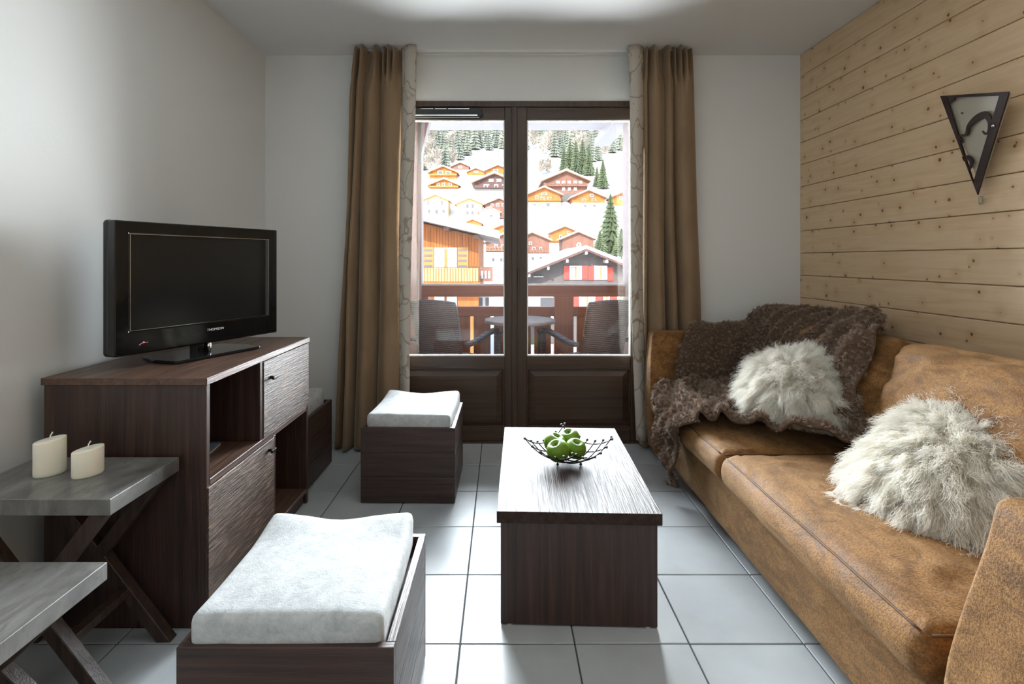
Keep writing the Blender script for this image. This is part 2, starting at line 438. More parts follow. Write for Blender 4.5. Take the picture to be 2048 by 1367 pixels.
struct('ceiling', MB().box(XL - .25, XR + .25, YN - .2, YB + .3, ZC, ZC + .25), M_CEIL, 'plain white painted ceiling', 'ceiling')
struct('wall_left', MB().box(XL - .25, XL, YN - .2, YB + .3, -.2, ZC), M_WALL, 'white painted wall behind the television', 'wall')
struct('wall_near', MB().box(XL, XR, YN - .2, YN, -.2, ZC), M_WALL, 'white wall facing the balcony door', 'wall')
DX0, DX1, DZ = -.775, .93, 2.105
struct('wall_back', MB().ring((-6, 6, -4, ZC), (DX0, DX1, -.012, DZ), YB, YB + .26),
       M_WALL, 'white wall around the balcony door', 'wall')
wr = struct('wall_right', MB().box(XR + .018, XR + .27, YN - .2, YB + .1, -.2, ZC), M_PINE, 'pine plank wall above the brown sofa', 'wall')
pz = [1.170 + .1357 * k for k in range(-9, 10)]
plank_mesh = {}
for k, z in enumerate(pz[:-1]):
    z0, z1 = max(0, z), min(ZC, pz[k + 1])
    if z1 - z0 < .02: continue
    h = round(z1 - z0, 3)
    if h not in plank_mesh:
        o = MB().box(-.022, 0, YN, YB, .0012, h - .0012).build('plank', M_PINE, wr, bevel=.004, seg=2); plank_mesh[h] = o
    else:
        o = plank_mesh[h].copy(); COL.objects.link(o)
    o.location = (XR + .022, 0, z0)
# unseen roof and side blocks, added to keep the sun off the balcony
struct('roof', MB().box(-6, 6, YN - 3, 5.0, ZC + .25, ZC + .5), M_SOFFIT, 'unseen roof slab added over the flat to block the sun', 'roof')
struct('ceiling_balcony', MB().box(-6, 6, YB + .26, 5.0, 2.37, ZC + .25), M_SOFFIT, 'pale boarded soffit over the balcony', 'ceiling')
struct('wall_shade_left', MB().box(-6, XL - .25, YN - .2, YB, -4, ZC + .25), M_WALL, 'unseen block added beyond the television wall to shade the balcony', 'wall')
struct('wall_shade_right', MB().box(XR + .27, 6, YN - .2, YB, -4, ZC + .25), M_WALL, 'unseen block added beyond the pine wall to shade the balcony', 'wall')

# curtain rail at the ceiling
rail = thing('curtain_rail', 'thin white double curtain rail along the ceiling', 'curtain rail', (0.1, 3.155, ZC))
MB().box(-.80, 1.02, 3.135, 3.147, ZC - .014, ZC).build('track', M_WHITEP, rail, world=True)
MB().box(-.80, 1.02, 3.165, 3.177, ZC - .014, ZC).build('track', M_WHITEP, rail, world=True)

# ------------------------------------------------------------------ balcony door
tr = struct('trim_1', MB().ring((DX0, DX1, -.01, DZ), (DX0 + .055, DX1 - .055, .012, DZ - .035), YB - .012, YB + .08),
            M_DOOR, 'dark stained frame around the balcony door', 'door frame', bevel=.003)
PZ0, PZ1 = .535, 1.992
def leaf(name, x0, x1, px0, px1, label):
    """door leaf between x0 and x1 with glass between px0 and px1"""
    y0, y1 = YB - .004, YB + .05
    r = tag(thing(name, label, 'door', ((x0 + x1) / 2, YB, .012)), label, 'door', kind='structure')
    for a, b in ((x0, px0), (px1, x1)): MB().box(a, b, y0, y1, .012, DZ - .035).build('stile', M_DOOR, r, bevel=.004, world=True)
    MB().box(px0, px1, y0 + .002, y1, PZ1, DZ - .036).build('top_rail', M_DOOR_H, r, bevel=.003, world=True)
    MB().box(px0, px1, y0 + .002, y1, PZ0 - .075, PZ0).build('middle_rail', M_DOOR_H, r, bevel=.003, world=True)
    MB().box(px0, px1, y0 + .002, y1, .012, .095).build('bottom_rail', M_DOOR_H, r, bevel=.003, world=True)
    z0, z1 = .095, PZ0 - .075
    p = MB().box(px0, px1, YB + .018, YB + .04, z0, z1).build('panel', M_DOOR_H, r, world=True)
    g = .038; a, b, c, d = px0 + .012, px1 - .012, z0 + .012, z1 - .012
    MB().add([(a, YB + .018, c), (b, YB + .018, c), (b, YB + .018, d), (a, YB + .018, d), (a + g, YB + .006, c + g), (b - g, YB + .006, c + g), (b - g, YB + .006, d - g), (a + g, YB + .006, d - g)],
             [(0, 1, 5, 4), (1, 2, 6, 5), (2, 3, 7, 6), (3, 0, 4, 7), (4, 5, 6, 7)]).build('raised_field', M_DOOR_H, p, world=True)
    w = .009
    MB().ring((px0, px1, z0, z1), (px0 + w, px1 - w, z0 + w, z1 - w), YB - .001, YB + .03).build('moulding', M_DOOR_H, p, bevel=.003, world=True)
    MB().box(px0, px1, YB + .022, YB + .028, PZ0, PZ1).build('pane', M_PANE, r, world=True)
    w = .007
    MB().ring((px0, px1, PZ0, PZ1), (px0 + w, px1 - w, PZ0 + w, PZ1 - w), YB + .004, YB + .022).build('glazing_bead', M_WHITEP, r, world=True)
    return r
d1 = leaf('door_1', DX0 + .058, .0745, -.64, .016, 'balcony door leaf with ventilation grille above its glass')
d2 = leaf('door_2', .0785, DX1 - .058, .154, .795, 'balcony door leaf in front of the red shuttered chalet')
MB().box(.06, .094, YB - .016, YB + .0, .012, DZ - .035).build('cover_strip', M_DOOR, d1, bevel=.004, world=True)
MB().box(.096, .106, YB - .018, YB - .004, .94, 1.08).build('handle_plate', M_DOOR, d2, bevel=.002, world=True)
vent = thing('ventilation_grille', 'dark slim air vent with bright edge on the top rail of the balcony door', 'vent', (-.33, YB - .004, 2.04))
vp = [(-.62, 0), (-.14, 0), (-.115, .018), (-.125, .05), (-.15, .062), (-.60, .062)]
MB().prism([(x, YB - .026, 2.0 + z) for x, z in vp], (0, .02, 0)).build('housing', M_TVMATT, vent, bevel=.004, world=True)
MB().bar((-.60, YB - .028, 2.012), (-.15, YB - .028, 2.012), .006, .007).build('lip', M_CHROME, vent, world=True)
for a, b in ((-.50, -.42), (-.41, -.34), (-.33, -.2)): MB().bar((a, YB - .027, 2.052), (b, YB - .027, 2.052), .004, .004).build('slot', M_CHROME, vent, world=True)

# ------------------------------------------------------------------ curtains
def curtain(name, label, top, bot, crest, border_top, border_bot, mirror, ka):
    """top and bot: x range of the velvet at the rail and at the hem; crest: fold boundaries in 0..1"""
    zt, zb = ZC - .002, .015
    root = thing(name, label, 'curtain', ((bot[0] + bot[1]) / 2, 3.0, 0))
    NU, NV = 150, 60
    P = []
    for j in range(NV + 1):
        v = j / NV; row = []
        z = lerp(zt, zb, v)
        e = v ** .8
        for i in range(NU + 1):
            u = i / NU
            x = lerp(lerp(top[0], top[1], u), lerp(bot[0], bot[1], u), e)
            k = max(n for n in range(len(crest) - 1) if crest[n] <= u + 1e-9)
            t = (u - crest[k]) / (crest[k + 1] - crest[k]); t = min(1, max(0, t + .05 * math.sin(3 * v + k * 2.1) * math.sin(PI * t)))
            fold = math.sin(PI * t) ** .55
            A = lerp(.07, .135, sstep(0, .6, v)) * (.75 + .5 * ((k * 37) % 10) / 10)
            gather = 0
            if v < .11:
                w = sstep(.11, .03, v)
                gather = .030 * w * math.sin(u * 40 + 2.5 * math.sin(u * 9)) + .010 * w * noise.noise(Vector((u * 30, v * 60, 1))); A *= lerp(1, .5, w)
            y = 3.185 - .075 * sstep(.5, 0, v) - A * ka * fold + gather + .010 * noise.noise(Vector((u * 5, v * 3, 2.0 + k)))
            x += .010 * math.sin(4.2 * v + k * 1.7) * math.sin(PI * min(1, v * 1.2))
            zz = z - (.008 + .008 * math.sin(u * 23 + 1)) * sstep(.04, 0, v)
            row.append((x, y, zz))
        P.append(row)
    MB().grid(P).build('velvet_panel', M_VELVET, root, smooth=True, solid=.004, world=True)
    P = []
    for j in range(NV + 1):
        v = j / NV; z = lerp(zt, zb + .05, v); row = []
        for i in range(13):
            u = i / 12
            x = lerp(lerp(border_top[0], border_top[1], u), lerp(border_bot[0], border_bot[1], u), v) + .008 * math.sin(6 * v + 1)
            y = 3.085 - .02 * math.sin(PI * u) - .012 * math.sin(5 * v + u * 2) + mirror * .03 * (u - .5)
            row.append((x, y, z))
        P.append(row)
    o = MB().grid(P).build('patterned_border', M_BORDER, root, smooth=True, solid=.004, world=True); o['label'] = 'cream border printed with brown twigs'
    return root
def cx(px, Y=3.09): return (px - CX) * Y / F
curtain('curtain', 'brown velvet curtain with cream border beside the television', (cx(706), cx(806)), (cx(664), cx(806)), [0, .13, .27, .58, 1.0],
        (cx(801), cx(832)), (cx(799), cx(819)), -1, 1.0)
curtain('curtain', 'brown velvet curtain with cream border behind the sofa arm', (cx(1284), cx(1386)), (cx(1287), cx(1420)), [0, .10, .42, .60, 1.0],
        (cx(1252), cx(1284)), (cx(1270), cx(1294)), 1, .80)

# ------------------------------------------------------------------ tv cabinet
CX0, CX1, CY0, CY1, CZ = -1.405, -.906, 1.60, 2.44, .768
cab = thing('tv_cabinet', 'dark wenge cabinet with two doors and two open shelves under the television', 'cabinet', ((CX0 + CX1) / 2, (CY0 + CY1) / 2, 0))
def cp(name, m, *b, par=None, bevel=.0015): return MB().box(*b).build(name, m, par or cab, bevel=bevel, seg=1, world=True)
cp('top_panel', M_WENGE_CABTOP, CX0 - .005, CX1 + .005, CY0 - .006, CY1 + .006, CZ - .022, CZ)
cp('side_panel', M_WENGE['Z'], CX0, CX1, CY0, CY0 + .02, 0, CZ - .022)
cp('side_panel', M_WENGE['Z'], CX0, CX1, CY1 - .02, CY1, 0, CZ - .022)
cp('back_panel', M_WENGE['Z'], CX0, CX0 + .012, CY0 + .02, CY1 - .02, .05, CZ - .022)
cp('shelf', M_WENGE_CABTOP, CX0 + .012, CX1, CY0 + .02, CY1 - .02, .43, .45)
cp('bottom_panel', M_WENGE_CABTOP, CX0 + .012, CX1, CY0 + .02, CY1 - .02, .05, .07)
cp('plinth', M_WENGE['Y'], CX1 - .03, CX1 - .015, CY0 + .02, CY1 - .02, 0, .05)
cp('divider', M_WENGE['Z'], CX0 + .012, CX1, 1.955, 1.975, .45, CZ - .022)
cp('divider', M_WENGE['Z'], CX0 + .012, CX1, 2.07, 2.09, .07, .43)
dr = cp('door', M_WENGE_BRUSH, CX1 - .016, CX1 + .004, 1.978, CY1 - .003, .452, CZ - .026)
def handle(par, y, z):
    MB().prism([(CX1 + .004, y - .006, z - .007), (CX1 + .020, y - .006, z - .007), (CX1 + .020, y - .022, z - .007), (CX1 + .028, y - .022, z - .007), (CX1 + .028, y + .016, z - .007), (CX1 + .020, y + .016, z - .007), (CX1 + .020, y + .006, z - .007), (CX1 + .004, y + .006, z - .007)], (0, 0, .012)).build('handle', M_HANDLE, par, bevel=.002, world=True)
handle(dr, 2.035, CZ - .095)
dr = cp('door', M_WENGE_BRUSH, CX1 - .016, CX1 + .004, CY0 + .005, 2.068, .055, .428)
handle(dr, 2.02, .395)
bk = thing('booklet', 'thin pale blue booklet lying on the open cabinet shelf', 'booklet', (-1.10, 1.80, .45), R(8))
MB().box(-.08, .08, -.11, .11, 0, .006).build('pages', M_WHITEP, bk)
MB().box(-.082, .082, -.112, .112, .006, .0075).build('cover', M_PAPER, bk)

# ------------------------------------------------------------------ television
TL, TR_ = Vector((-1.261, 1.69, 0)), Vector((-.996, 2.29, 0))
u = (TR_ - TL).normalized(); ang = math.atan2(u.y, u.x)
tc_ = (TL + TR_) / 2; W = (TR_ - TL).length; HT = .446
tv = thing('television', 'black flat screen television on the dark cabinet', 'television', (tc_.x, tc_.y, CZ), ang)
zb = .045; w2 = W / 2
# local frame: x along the screen, -y towards the viewer
MB().ring((-w2, w2, zb, zb + HT), (-w2 + .045, w2 - .045, zb + .080, zb + HT - .042), -.012, .028).build('frame', M_TVGLOSS, tv, bevel=.004)
MB().box(-w2 + .045, w2 - .045, -.005, .01, zb + .080, zb + HT - .042).build('screen', M_SCREEN, tv)
a, b, c, d = -w2 + .045, w2 - .045, zb + .080, zb + HT - .042
MB().ring((a, b, c, d), (a + .0028, b - .002, c + .0012, d - .0022), -.0135, -.004).build('screen_trim', M_CHROME, tv)
MB().box(w2 - .001, w2 + .001, -.008, -.002, zb + .02, zb + HT - .02).build('edge_trim', M_CHROME, tv)
MB().prism([(-w2 - .002, .026, zb - .003), (w2 + .002, .026, zb - .003), (w2 + .002, .046, zb - .003), (w2 - .02, .075, zb - .003), (-w2 + .02, .075, zb - .003), (-w2 - .002, .046, zb - .003)], (0, 0, HT + .006)).build('back_shell', M_TVMATT, tv, bevel=.012, seg=3)
MB().prism([(-.03, .01, .008), (.03, .01, .008), (.035, .045, .008), (-.035, .045, .008)], (0, 0, .06)).build('neck', M_TVGLOSS, tv, bevel=.003)
MB().lathe([(.008, 0), (.008, .045)], 12, (.012, .0, .01)).build('neck_pin', M_CHROME, tv, smooth=True)
MB().prism([(-.175, -.085, .002), (.175, -.085, .002), (.19, .01, .002), (.16, .125, .002), (-.16, .125, .002), (-.19, .01, .002)], (0, 0, .010)).build('stand', M_TVGLASS, tv, bevel=.003)
def lettering(body, size, m, parent, loc, sx=1.0, shear=0.0):
    fc = bpy.data.curves.new('lettering', 'FONT'); fc.body = body; fc.size = size; fc.align_x = 'CENTER'; fc.extrude = .0003; fc.shear = shear
    t = bpy.data.objects.new('lettering_source', fc); COL.objects.link(t)
    me = bpy.data.meshes.new_from_object(t.evaluated_get(bpy.context.evaluated_depsgraph_get())); bpy.data.objects.remove(t); bpy.data.curves.remove(fc)
    me.materials.append(m); o = bpy.data.objects.new('lettering', me); COL.objects.link(o); o.parent = parent; o.location = loc; o.rotation_euler = (R(90), 0, 0); o.scale = (sx, 1, 1); return o
lettering('THOMSON', .0125, M_LOGO, tv, (.03, -.0128, zb + .046), 1.15, .15)['label'] = 'silver brand name'
MB().sphere((-w2 + .09, -.013, zb + .038), .0022, 8).build('standby_light', M_RED, tv, smooth=True)
MB().tube([(-w2 + .075, -.0128, zb + .03), (-w2 + .085, -.0128, zb + .036), (-w2 + .105, -.0128, zb + .036)], .0008, 6).build('receiver_mark', M_CHROME, tv)

# ------------------------------------------------------------------ soft shapes
def soft_box(lx, ly, lz, n=(24, 24, 8), r=.03, puff=.03, wr=.004, seed=0, sag=0, freq=7, bot=True):
    """a padded block centred on its base: rounded edges, crowned top, small creases"""
    def pt(a, b, c):           # -1..1
        x, y, z = a * lx / 2, b * ly / 2, c * lz / 2
        ix, iy, iz = lx / 2 - r, ly / 2 - r, lz / 2 - r
        qx, qy, qz = max(-ix, min(ix, x)), max(-iy, min(iy, y)), max(-iz, min(iz, z))
        d = Vector((x - qx, y - qy, z - qz)); L = d.length
        mx = max(abs(d.x), abs(d.y), abs(d.z))
        if L > 1e-9: d *= (r / L) * (mx / r)
        p = Vector((qx, qy, qz)) + d
        g = (1 - min(1, abs(a)) ** 4) * (1 - min(1, abs(b)) ** 4)
        if c > -.2: p.z += puff * g * (c * .5 + .5)
        p.z -= sag * (1 - a * a) * (1 - b * b) * (c * .5 + .5)
        k = (1 - c * c) * .35 * puff
        if abs(a) > .9: p.x += math.copysign(k * (1 - b * b), a)
        if abs(b) > .9: p.y += math.copysign(k * (1 - a * a), b)
        q = Vector((p.x * freq + seed * 3.1, p.y * freq, p.z * freq))
        w = noise.noise(q) + .5 * noise.noise(q * 2.3 + Vector((5, 1, seed)))
        nrm = Vector((a ** 5, b ** 5, c ** 5)); nrm = nrm.normalized() if nrm.length > 1e-6 else Vector((0, 0, 1))
        p += nrm * wr * w
        p.z += lz / 2
        return p
    mb = MB(); nx, ny, nz = n
    def warp(i, k): t = -1 + 2 * i / k; return math.copysign(1 - (1 - abs(t)) ** 1.35, t)
    for c in (1, -1):
        if c == -1 and not bot: continue
        P = [[pt(warp(i, nx), warp(j, ny), c) for j in range(ny + 1)] for i in range(nx + 1)]
        mb.grid(P if c == 1 else P[::-1])
    for s in (1, -1):
        P = [[pt(s, warp(j, ny), warp(k, nz)) for j in range(ny + 1)] for k in range(nz + 1)]
        mb.grid(P[::-1] if s == 1 else P)
        P = [[pt(warp(i, nx), s, warp(k, nz)) for i in range(nx + 1)] for k in range(nz + 1)]
        mb.grid(P if s == 1 else P[::-1])
    return mb, pt

def weld(o, d=.0004):
    q = o.modifiers.new('weld', 'WELD'); q.merge_threshold = d
    return o

# ------------------------------------------------------------------ ottomans
def make_ottoman(label, loc, rz=0, S=.437, Hh=.352):
    r = thing('ottoman', label, 'ottoman', loc, rz, 'storage ottomans')
    t = .018; h = S / 2; k = 3; bh = (Hh - .006) / k
    fx = fy = None
    for i in range(k):
        z0 = .006 + i * bh + (.0012 if i else 0); z1 = .006 + (i + 1) * bh
        for s in (-1, 1):
            if fx is None or i == 0:
                pass
            MB().box(-h, h, s * h - (t if s > 0 else 0), s * h + (t if s < 0 else 0), z0, z1).build('board', M_WENGE['X'], r, bevel=.0012, seg=1)
            MB().box(s * h - (t if s > 0 else 0), s * h + (t if s < 0 else 0), -h + t, h - t, z0, z1).build('board', M_WENGE['Y'], r, bevel=.0012, seg=1)
    MB().box(-h + t, h - t, -h + t, h - t, .02, .034).build('bottom_panel', M_WENGE['X'], r); MB().box(-h + t, h - t, -h + t, h - t, Hh - .05, Hh - .035).build('lid_panel', M_WENGE['X'], r)
    return r
def ottoman_cushion(r, S=.437, Hh=.352, dx=0, dy=0, rz=0, seed=1, tilt=0):
    mb, pt = soft_box(S - .045, S - .030, .088, (28, 28, 8), .016, .006, .0022, seed, freq=9)
    mb.v = [(x, y, z + .020 * sstep(.05, .22, y) * sstep(-.02, .2, abs(x) + .02 * noise.noise(Vector((x * 9, y * 9, seed)))) * (z / .09) + tilt * x) for x, y, z in mb.v]
    o = weld(mb.build('cushion', M_VELOUR, r, smooth=True)); o.location = (dx, dy, Hh - .034); o.rotation_euler = (0, 0, rz)
    P = []
    a, b = (S - .045) / 2 - .004, (S - .030) / 2 - .004
    return o
h = .437 / 2
o1 = make_ottoman('dark wood storage ottoman with pale grey cushion, between lower side table and coffee table', (-.654 + h, 1.047 + h, 0))
ottoman_cushion(o1, seed=1, dx=-.006, dy=-.002, rz=R(.6))
o2 = make_ottoman('dark wood storage ottoman with white cushion standing before the balcony door', (-.653 + h, 2.417 + h, 0), R(-.6))
ottoman_cushion(o2, seed=4, dx=.004, rz=R(-1.5))
o3 = make_ottoman('dark wood storage ottoman half hidden behind the television cabinet', (-.949 - h, 2.475 + h, 0))
ottoman_cushion(o3, seed=8, dx=-.012, rz=R(1))

# ------------------------------------------------------------------ coffee table
ct = thing('coffee_table', 'dark wenge block coffee table in the middle of the room', 'coffee table', (.25, 2.0, 0), R(-2.0))
L2, W2, TZ = .405, .2525, .357
MB().box(-W2, W2, -L2, L2, TZ - .036, TZ).build('table_top', M_WENGE_TOP, ct, bevel=.0015, seg=2)
MB().box(-W2 + .012, W2 - .012, -L2 + .012, -L2 + .032, .004, TZ - .036).build('end_panel', M_WENGE['Z'], ct, bevel=.0015)
MB().box(-W2 + .012, W2 - .012, L2 - .032, L2 - .012, .004, TZ - .036).build('end_panel', M_WENGE['Z'], ct, bevel=.0015)
MB().box(-W2 + .03, -W2 + .05, -L2 + .032, L2 - .032, .004, TZ - .036).build('side_panel', M_WENGE['Y'], ct, bevel=.0015)
MB().box(W2 - .05, W2 - .03, -L2 + .032, L2 - .032, .004, TZ - .036).build('side_panel', M_WENGE['Y'], ct, bevel=.0015)
for sx in (-1, 1):
    for sy in (-1, 1): MB().lathe([(.012, 0), (.012, .005)], 10, (sx * (W2 - .04), sy * (L2 - .026), 0)).build('foot', M_WHITEP, ct)

# wire bowl
BC = Vector((.252, 1.985, TZ))
bowl = thing('wire_fruit_bowl', 'black wire fruit bowl with bead tips on the coffee table', 'fruit bowl', BC, R(45))
hs = .122; kz = 2.95; z0 = .012
def bz(x, y): return z0 + kz * (x * x + y * y)
for ax in (0, 1):
    for i in range(7):
        t = -hs + 2 * hs * i / 6; t *= .92
        pts = []
        for j in range(15):
            s_ = -hs + 2 * hs * j / 14
            x, y = (t, s_) if ax == 0 else (s_, t)
            pts.append((x, y, bz(x, y) + (.0032 if ax else 0)))
        w = MB().tube(pts, .0023, 6).build('wire', M_WIRE, bowl, smooth=True)
        for e in (0, -1): MB().sphere(pts[e], .0052, 8).build('bead_tip', M_BEAD, w, smooth=True)
for a in (45, 165, 285):
    x, y = .05 * math.cos(R(a)), .05 * math.sin(R(a))
    MB().tube([(x, y, .006), (x, y, bz(x, y))], .0022, 6).sphere((x, y, .0055), .0055, 8).build('foot', M_WIRE, bowl, smooth=True)

def apple(loc, rot, label, s=1.0):
    rt = thing('green_apple', label, 'apple', loc, 0, 'green apples in the wire bowl'); rt.rotation_euler = rot
    prof = []
    for i in range(25):
        t = PI * i / 24
        rr = .043 * s * math.sin(t) ** .86 * (1 + .06 * math.cos(t + PI))
        z = -.039 * s * math.cos(t)
        dim = math.exp(-(rr / (.013 * s)) ** 2)
        z += (-.019 * s * dim if i > 12 else .009 * s * dim)
        prof.append((max(rr, .0004), z))
    MB().lathe(prof, 28).build('skin', M_APPLE, rt, smooth=True)
    MB().tube([(0, 0, .018 * s), (.001, 0, .028 * s), (.004, .001, .036 * s)], .0013, 6).build('stem', M_STEM, rt, smooth=True)
b0 = BC.z
apple(at(1116, 901, 1.945), (R(14), R(-24), 0), 'green apple lying lowest at the front of the wire bowl')
apple(at(1151, 897, 1.995), (R(18), R(10), 0), 'green apple on the sofa side of the wire bowl', .93)
apple(at(1109, 885.5, 2.025), (R(8), R(18), 0), 'green apple half hidden behind the front one, on the television side', .98)
apple(at(1139, 877, 2.075), (R(12), R(-14), 0), 'green apple sitting highest at the back of the bowl', .98)

# ------------------------------------------------------------------ nest of side tables
def side_table(label, x0, x1, y0, y1, z, rail_z):
    t = thing('side_table', label, 'side table', ((x0 + x1) / 2, (y0 + y1) / 2, 0), 0, 'nested side tables')
    MB().box(x0, x1, y0, y1, z - .041, z).build('table_top', M_CONC, t, bevel=.0012, seg=1, world=True)
    zt = z - .041
    for y in (y0 + .028, y1 - .028):
        for s in (0, 1):
            a = (x1 - .035, x0 + .035)[s]; b = (x0 + .02, x1 - .02)[s]
            MB().prism([(a - .022, y - .02 + s * .003, zt), (a + .022, y - .02 + s * .003, zt), (b + .022, y - .02 + s * .003, 0), (b - .022, y - .02 + s * .003, 0)], (0, .034, 0)).build('leg', M_LEG, t, bevel=.002, seg=1, world=True)
    for x in (x0 + .04, x1 - .045):
        MB().box(x - .018, x + .018, y0 + .01, y1 - .01, zt - .018, zt - .0005).build('rail', M_LEG, t, bevel=.002, seg=1, world=True)
    xs = x1 - .02 - (x1 - x0 - .055) * (rail_z / zt)
    MB().box(xs - .016, xs + .016, y0 + .045, y1 - .045, rail_z - .012, rail_z + .012).build('stretcher', M_LEG, t, bevel=.002, seg=1, world=True)
    xs = x0 + .02 + (x1 - x0 - .055) * (rail_z / zt)
    MB().box(xs - .016, xs + .016, y0 + .045, y1 - .045, rail_z - .012, rail_z + .012).build('stretcher', M_LEG, t, bevel=.002, seg=1, world=True)
    return t
side_table('taller grey topped side table with crossed legs carrying two candles', -1.41, -.98, 1.305, 1.585, .531, .15)
side_table('lower grey topped side table with crossed legs, empty, beside the ottoman', -1.39, -.928, .84, 1.228, .42, .13)

def candle(label, px, py, hgt, lab_h, wick, rz):
    d = (H - .531) * F / (py - CY); p = at(px, py, d)
    c = thing('candle', label, 'candle', (p.x, p.y, .531), rz, 'ivory oval candles')
    a, b = .037, .024; N = 40; mb = MB(); rows = []
    prof = [(.90, 0), (.97, .002), (1, .008), (1, .5), (1, .97), (.985, .992), (.95, 1.0)]
    for k, f in prof:
        row = []
        for j in range(N):
            t = 2 * PI * j / N; x, y = a * k * math.cos(t), b * k * math.sin(t)
            top = hgt + .004 * math.cos(t) * k
            row.append((x, y, f * top if f > .02 else f))
        rows.append(row)
    mb.grid(rows, True); n = len(rows)
    mb.v.append((0, 0, hgt - .002)); q = len(mb.v) - 1
    mb.f += [((n - 1) * N + j, (n - 1) * N + (j + 1) % N, q) for j in range(N)]
    mb.f.append(tuple(range(N))[::-1])
    mb.build('wax', M_WAX, c, smooth=True)
    MB().tube([(0, 0, hgt - .004), (.001, 0, hgt + .010), (.006, 0, hgt + .019)], [.0017, .0016, .0019], 6).build('wick', M_WICK, c, smooth=True)
candle('taller ivory oval candle next to the white wall', 100, 948, .098, 0, 0, R(50))
candle('shorter ivory oval candle, farther from the white wall', 176, 950, .075, 0, 0, R(50))

# ------------------------------------------------------------------ sofa
sofa = thing('sofa', 'caramel brown suede sofa along the pine wall', 'sofa', (1.3, 1.95, 0))
def sp(mb, name, par=None, **kw): return mb.build(name, M_SUEDE, par or sofa, smooth=True, world=True, **kw)
def dense_box(x0, x1, y0, y1, z0, z1, r=.02, wr=.004, seed=0, puff=0, n=(20, 40, 10), freq=6):
    mb, _ = soft_box(x1 - x0, y1 - y0, z1 - z0, n, r, puff, wr, seed, freq=freq)
    mb.v = [(x + (x0 + x1) / 2, y + (y0 + y1) / 2, z + z0) for x, y, z in mb.v]
    return mb
weld(sp(dense_box(.878, 1.78, .95, 2.94, .055, .285, .02, .004, 1), 'base'))
weld(sp(dense_box(1.63, 1.826, .90, 3.05, .06, .735, .03, .004, 2), 'backrest'))
def arm(yo, yi_b, yi_t, seed):
    """outer face at yo, inner face leaning from yi_b at the seat to yi_t at the top"""
    mb = dense_box(.848, 1.826, 0, 1, .05, .722, .025, 0, seed, .0, (40, 14, 24))
    out = []
    for x, y, z in mb.v:
        yi = lerp(yi_b, yi_t, sstep(.28, .722, z)); lo, hi = (yo, yi) if yo < yi else (yi, yo)
        rr = .03 / abs(hi - lo)
        x += .006 * noise.noise(Vector((x * 5, y * 2, z * 5 + seed))) - .022 * math.sin(PI * min(1, max(0, (z - .05) / .67))) * (1 if x < .95 else 0) * sstep(.95, .87, x)
        out.append((x, lerp(lo, hi, y), z - .025 * sstep(1.2, 1.8, x)))
    mb.v = out
    return mb
def round_arm(o):
    weld(o); q = o.modifiers.new('bevel', 'BEVEL'); q.width = .022; q.segments = 3; q.limit_method = 'ANGLE'; q.angle_limit = R(50); return o
arm_far = round_arm(sp(arm(3.035, 2.90, 2.945, 3), 'arm'))
arm_near = round_arm(sp(arm(.765, .99, .905, 4), 'arm'))
def seam_on(par, pts, r=.0028): MB().tube(pts, r, 6).build('seam', M_SEAM, par, smooth=True, world=True)

def seat(y0, y1, seed, z1=.392):
    x0, x1, z0 = .842, 1.47, .268
    mb, pt = soft_box(x1 - x0, y1 - y0, z1 - z0, (36, 56, 12), .030, .026, .0045, seed, freq=5)
    off = Vector(((x0 + x1) / 2, (y0 + y1) / 2, z0))
    rnd = []
    for p in mb.v:
        x, y, z = Vector(p) + off
        e = sstep(.9, .6, abs((y - off.y) / ((y1 - y0) / 2)))
        x -= .018 * math.sin(PI * min(1, max(0, (z - z0) / (z1 - z0)))) * sstep(1.0, .85, x)
        # creases pulling from the corners
        for yc in (y0 + .08, y1 - .08):
            dd = math.hypot(x - .95, y - yc); z += .0035 * math.exp(-(dd / .2) ** 2) * math.sin(math.atan2(y - yc, x - .9) * 11) * sstep(z1 - .03, z1, z) * sstep(.03, .1, dd)
        wv = noise.noise(Vector((x * 4 + seed, y * 13 + x * 9, 2))); z += .006 * max(0, 1 - abs(wv) * 5) * sstep(z1 - .04, z1, z) * sstep(.9, 1.0, x)
        rnd.append((x, y, z))
    mb.v = rnd
    o = weld(sp(mb, 'seat_cushion'))
    pts = [pt(-1 + .02, -1 + .03 + 1.94 * i / 40, .86) + off + Vector((-.010, 0, .004)) for i in range(41)]
    seam_on(o, pts)
    seam_on(o, [pt(-.985, -.985, -1 + 1.9 * i / 10) + off + Vector((-.004, -.004, 0)) for i in range(11)])
    seam_on(o, [pt(-.97 + 1.9 * i / 20, -1, .86) + off + Vector((0, -.004, .004)) for i in range(21)])
    return o
seat(1.035, 1.985, 5)
seat(2.0, 2.905, 9)
def back_cushion(y0, y1, seed):
    lx = .40; ly = y1 - y0
    mb, pt = soft_box(lx, ly, .17, (40, 72, 10), .05, .05, .004, seed, freq=6)
    out = []
    m = Matrix.Rotation(R(-66), 4, 'Y')
    for p in mb.v:
        x, y, z = p
        # gathers across the face
        f = noise.noise(Vector((x * 5 + seed, y * 8 + x * 9, 1))) ; g = noise.noise(Vector((x * 16, y * 5 + seed, 3)))
        rg_ = 1 - abs(noise.noise(Vector((x * 7 + seed, y * 4.2 + x * 5, 6)))) * 2.2
        z += (.016 * f + .010 * g + .016 * max(0, rg_)) * (1 if z > .08 else .2)
        q = m @ Vector((x, y, z))
        out.append((q.x + 1.575, q.y + (y0 + y1) / 2, q.z + .585))
    mb.v = out
    return weld(sp(mb, 'back_cushion'), .0008)
back_cushion(1.0, 1.955, 3)
back_cushion(1.965, 2.92, 7)
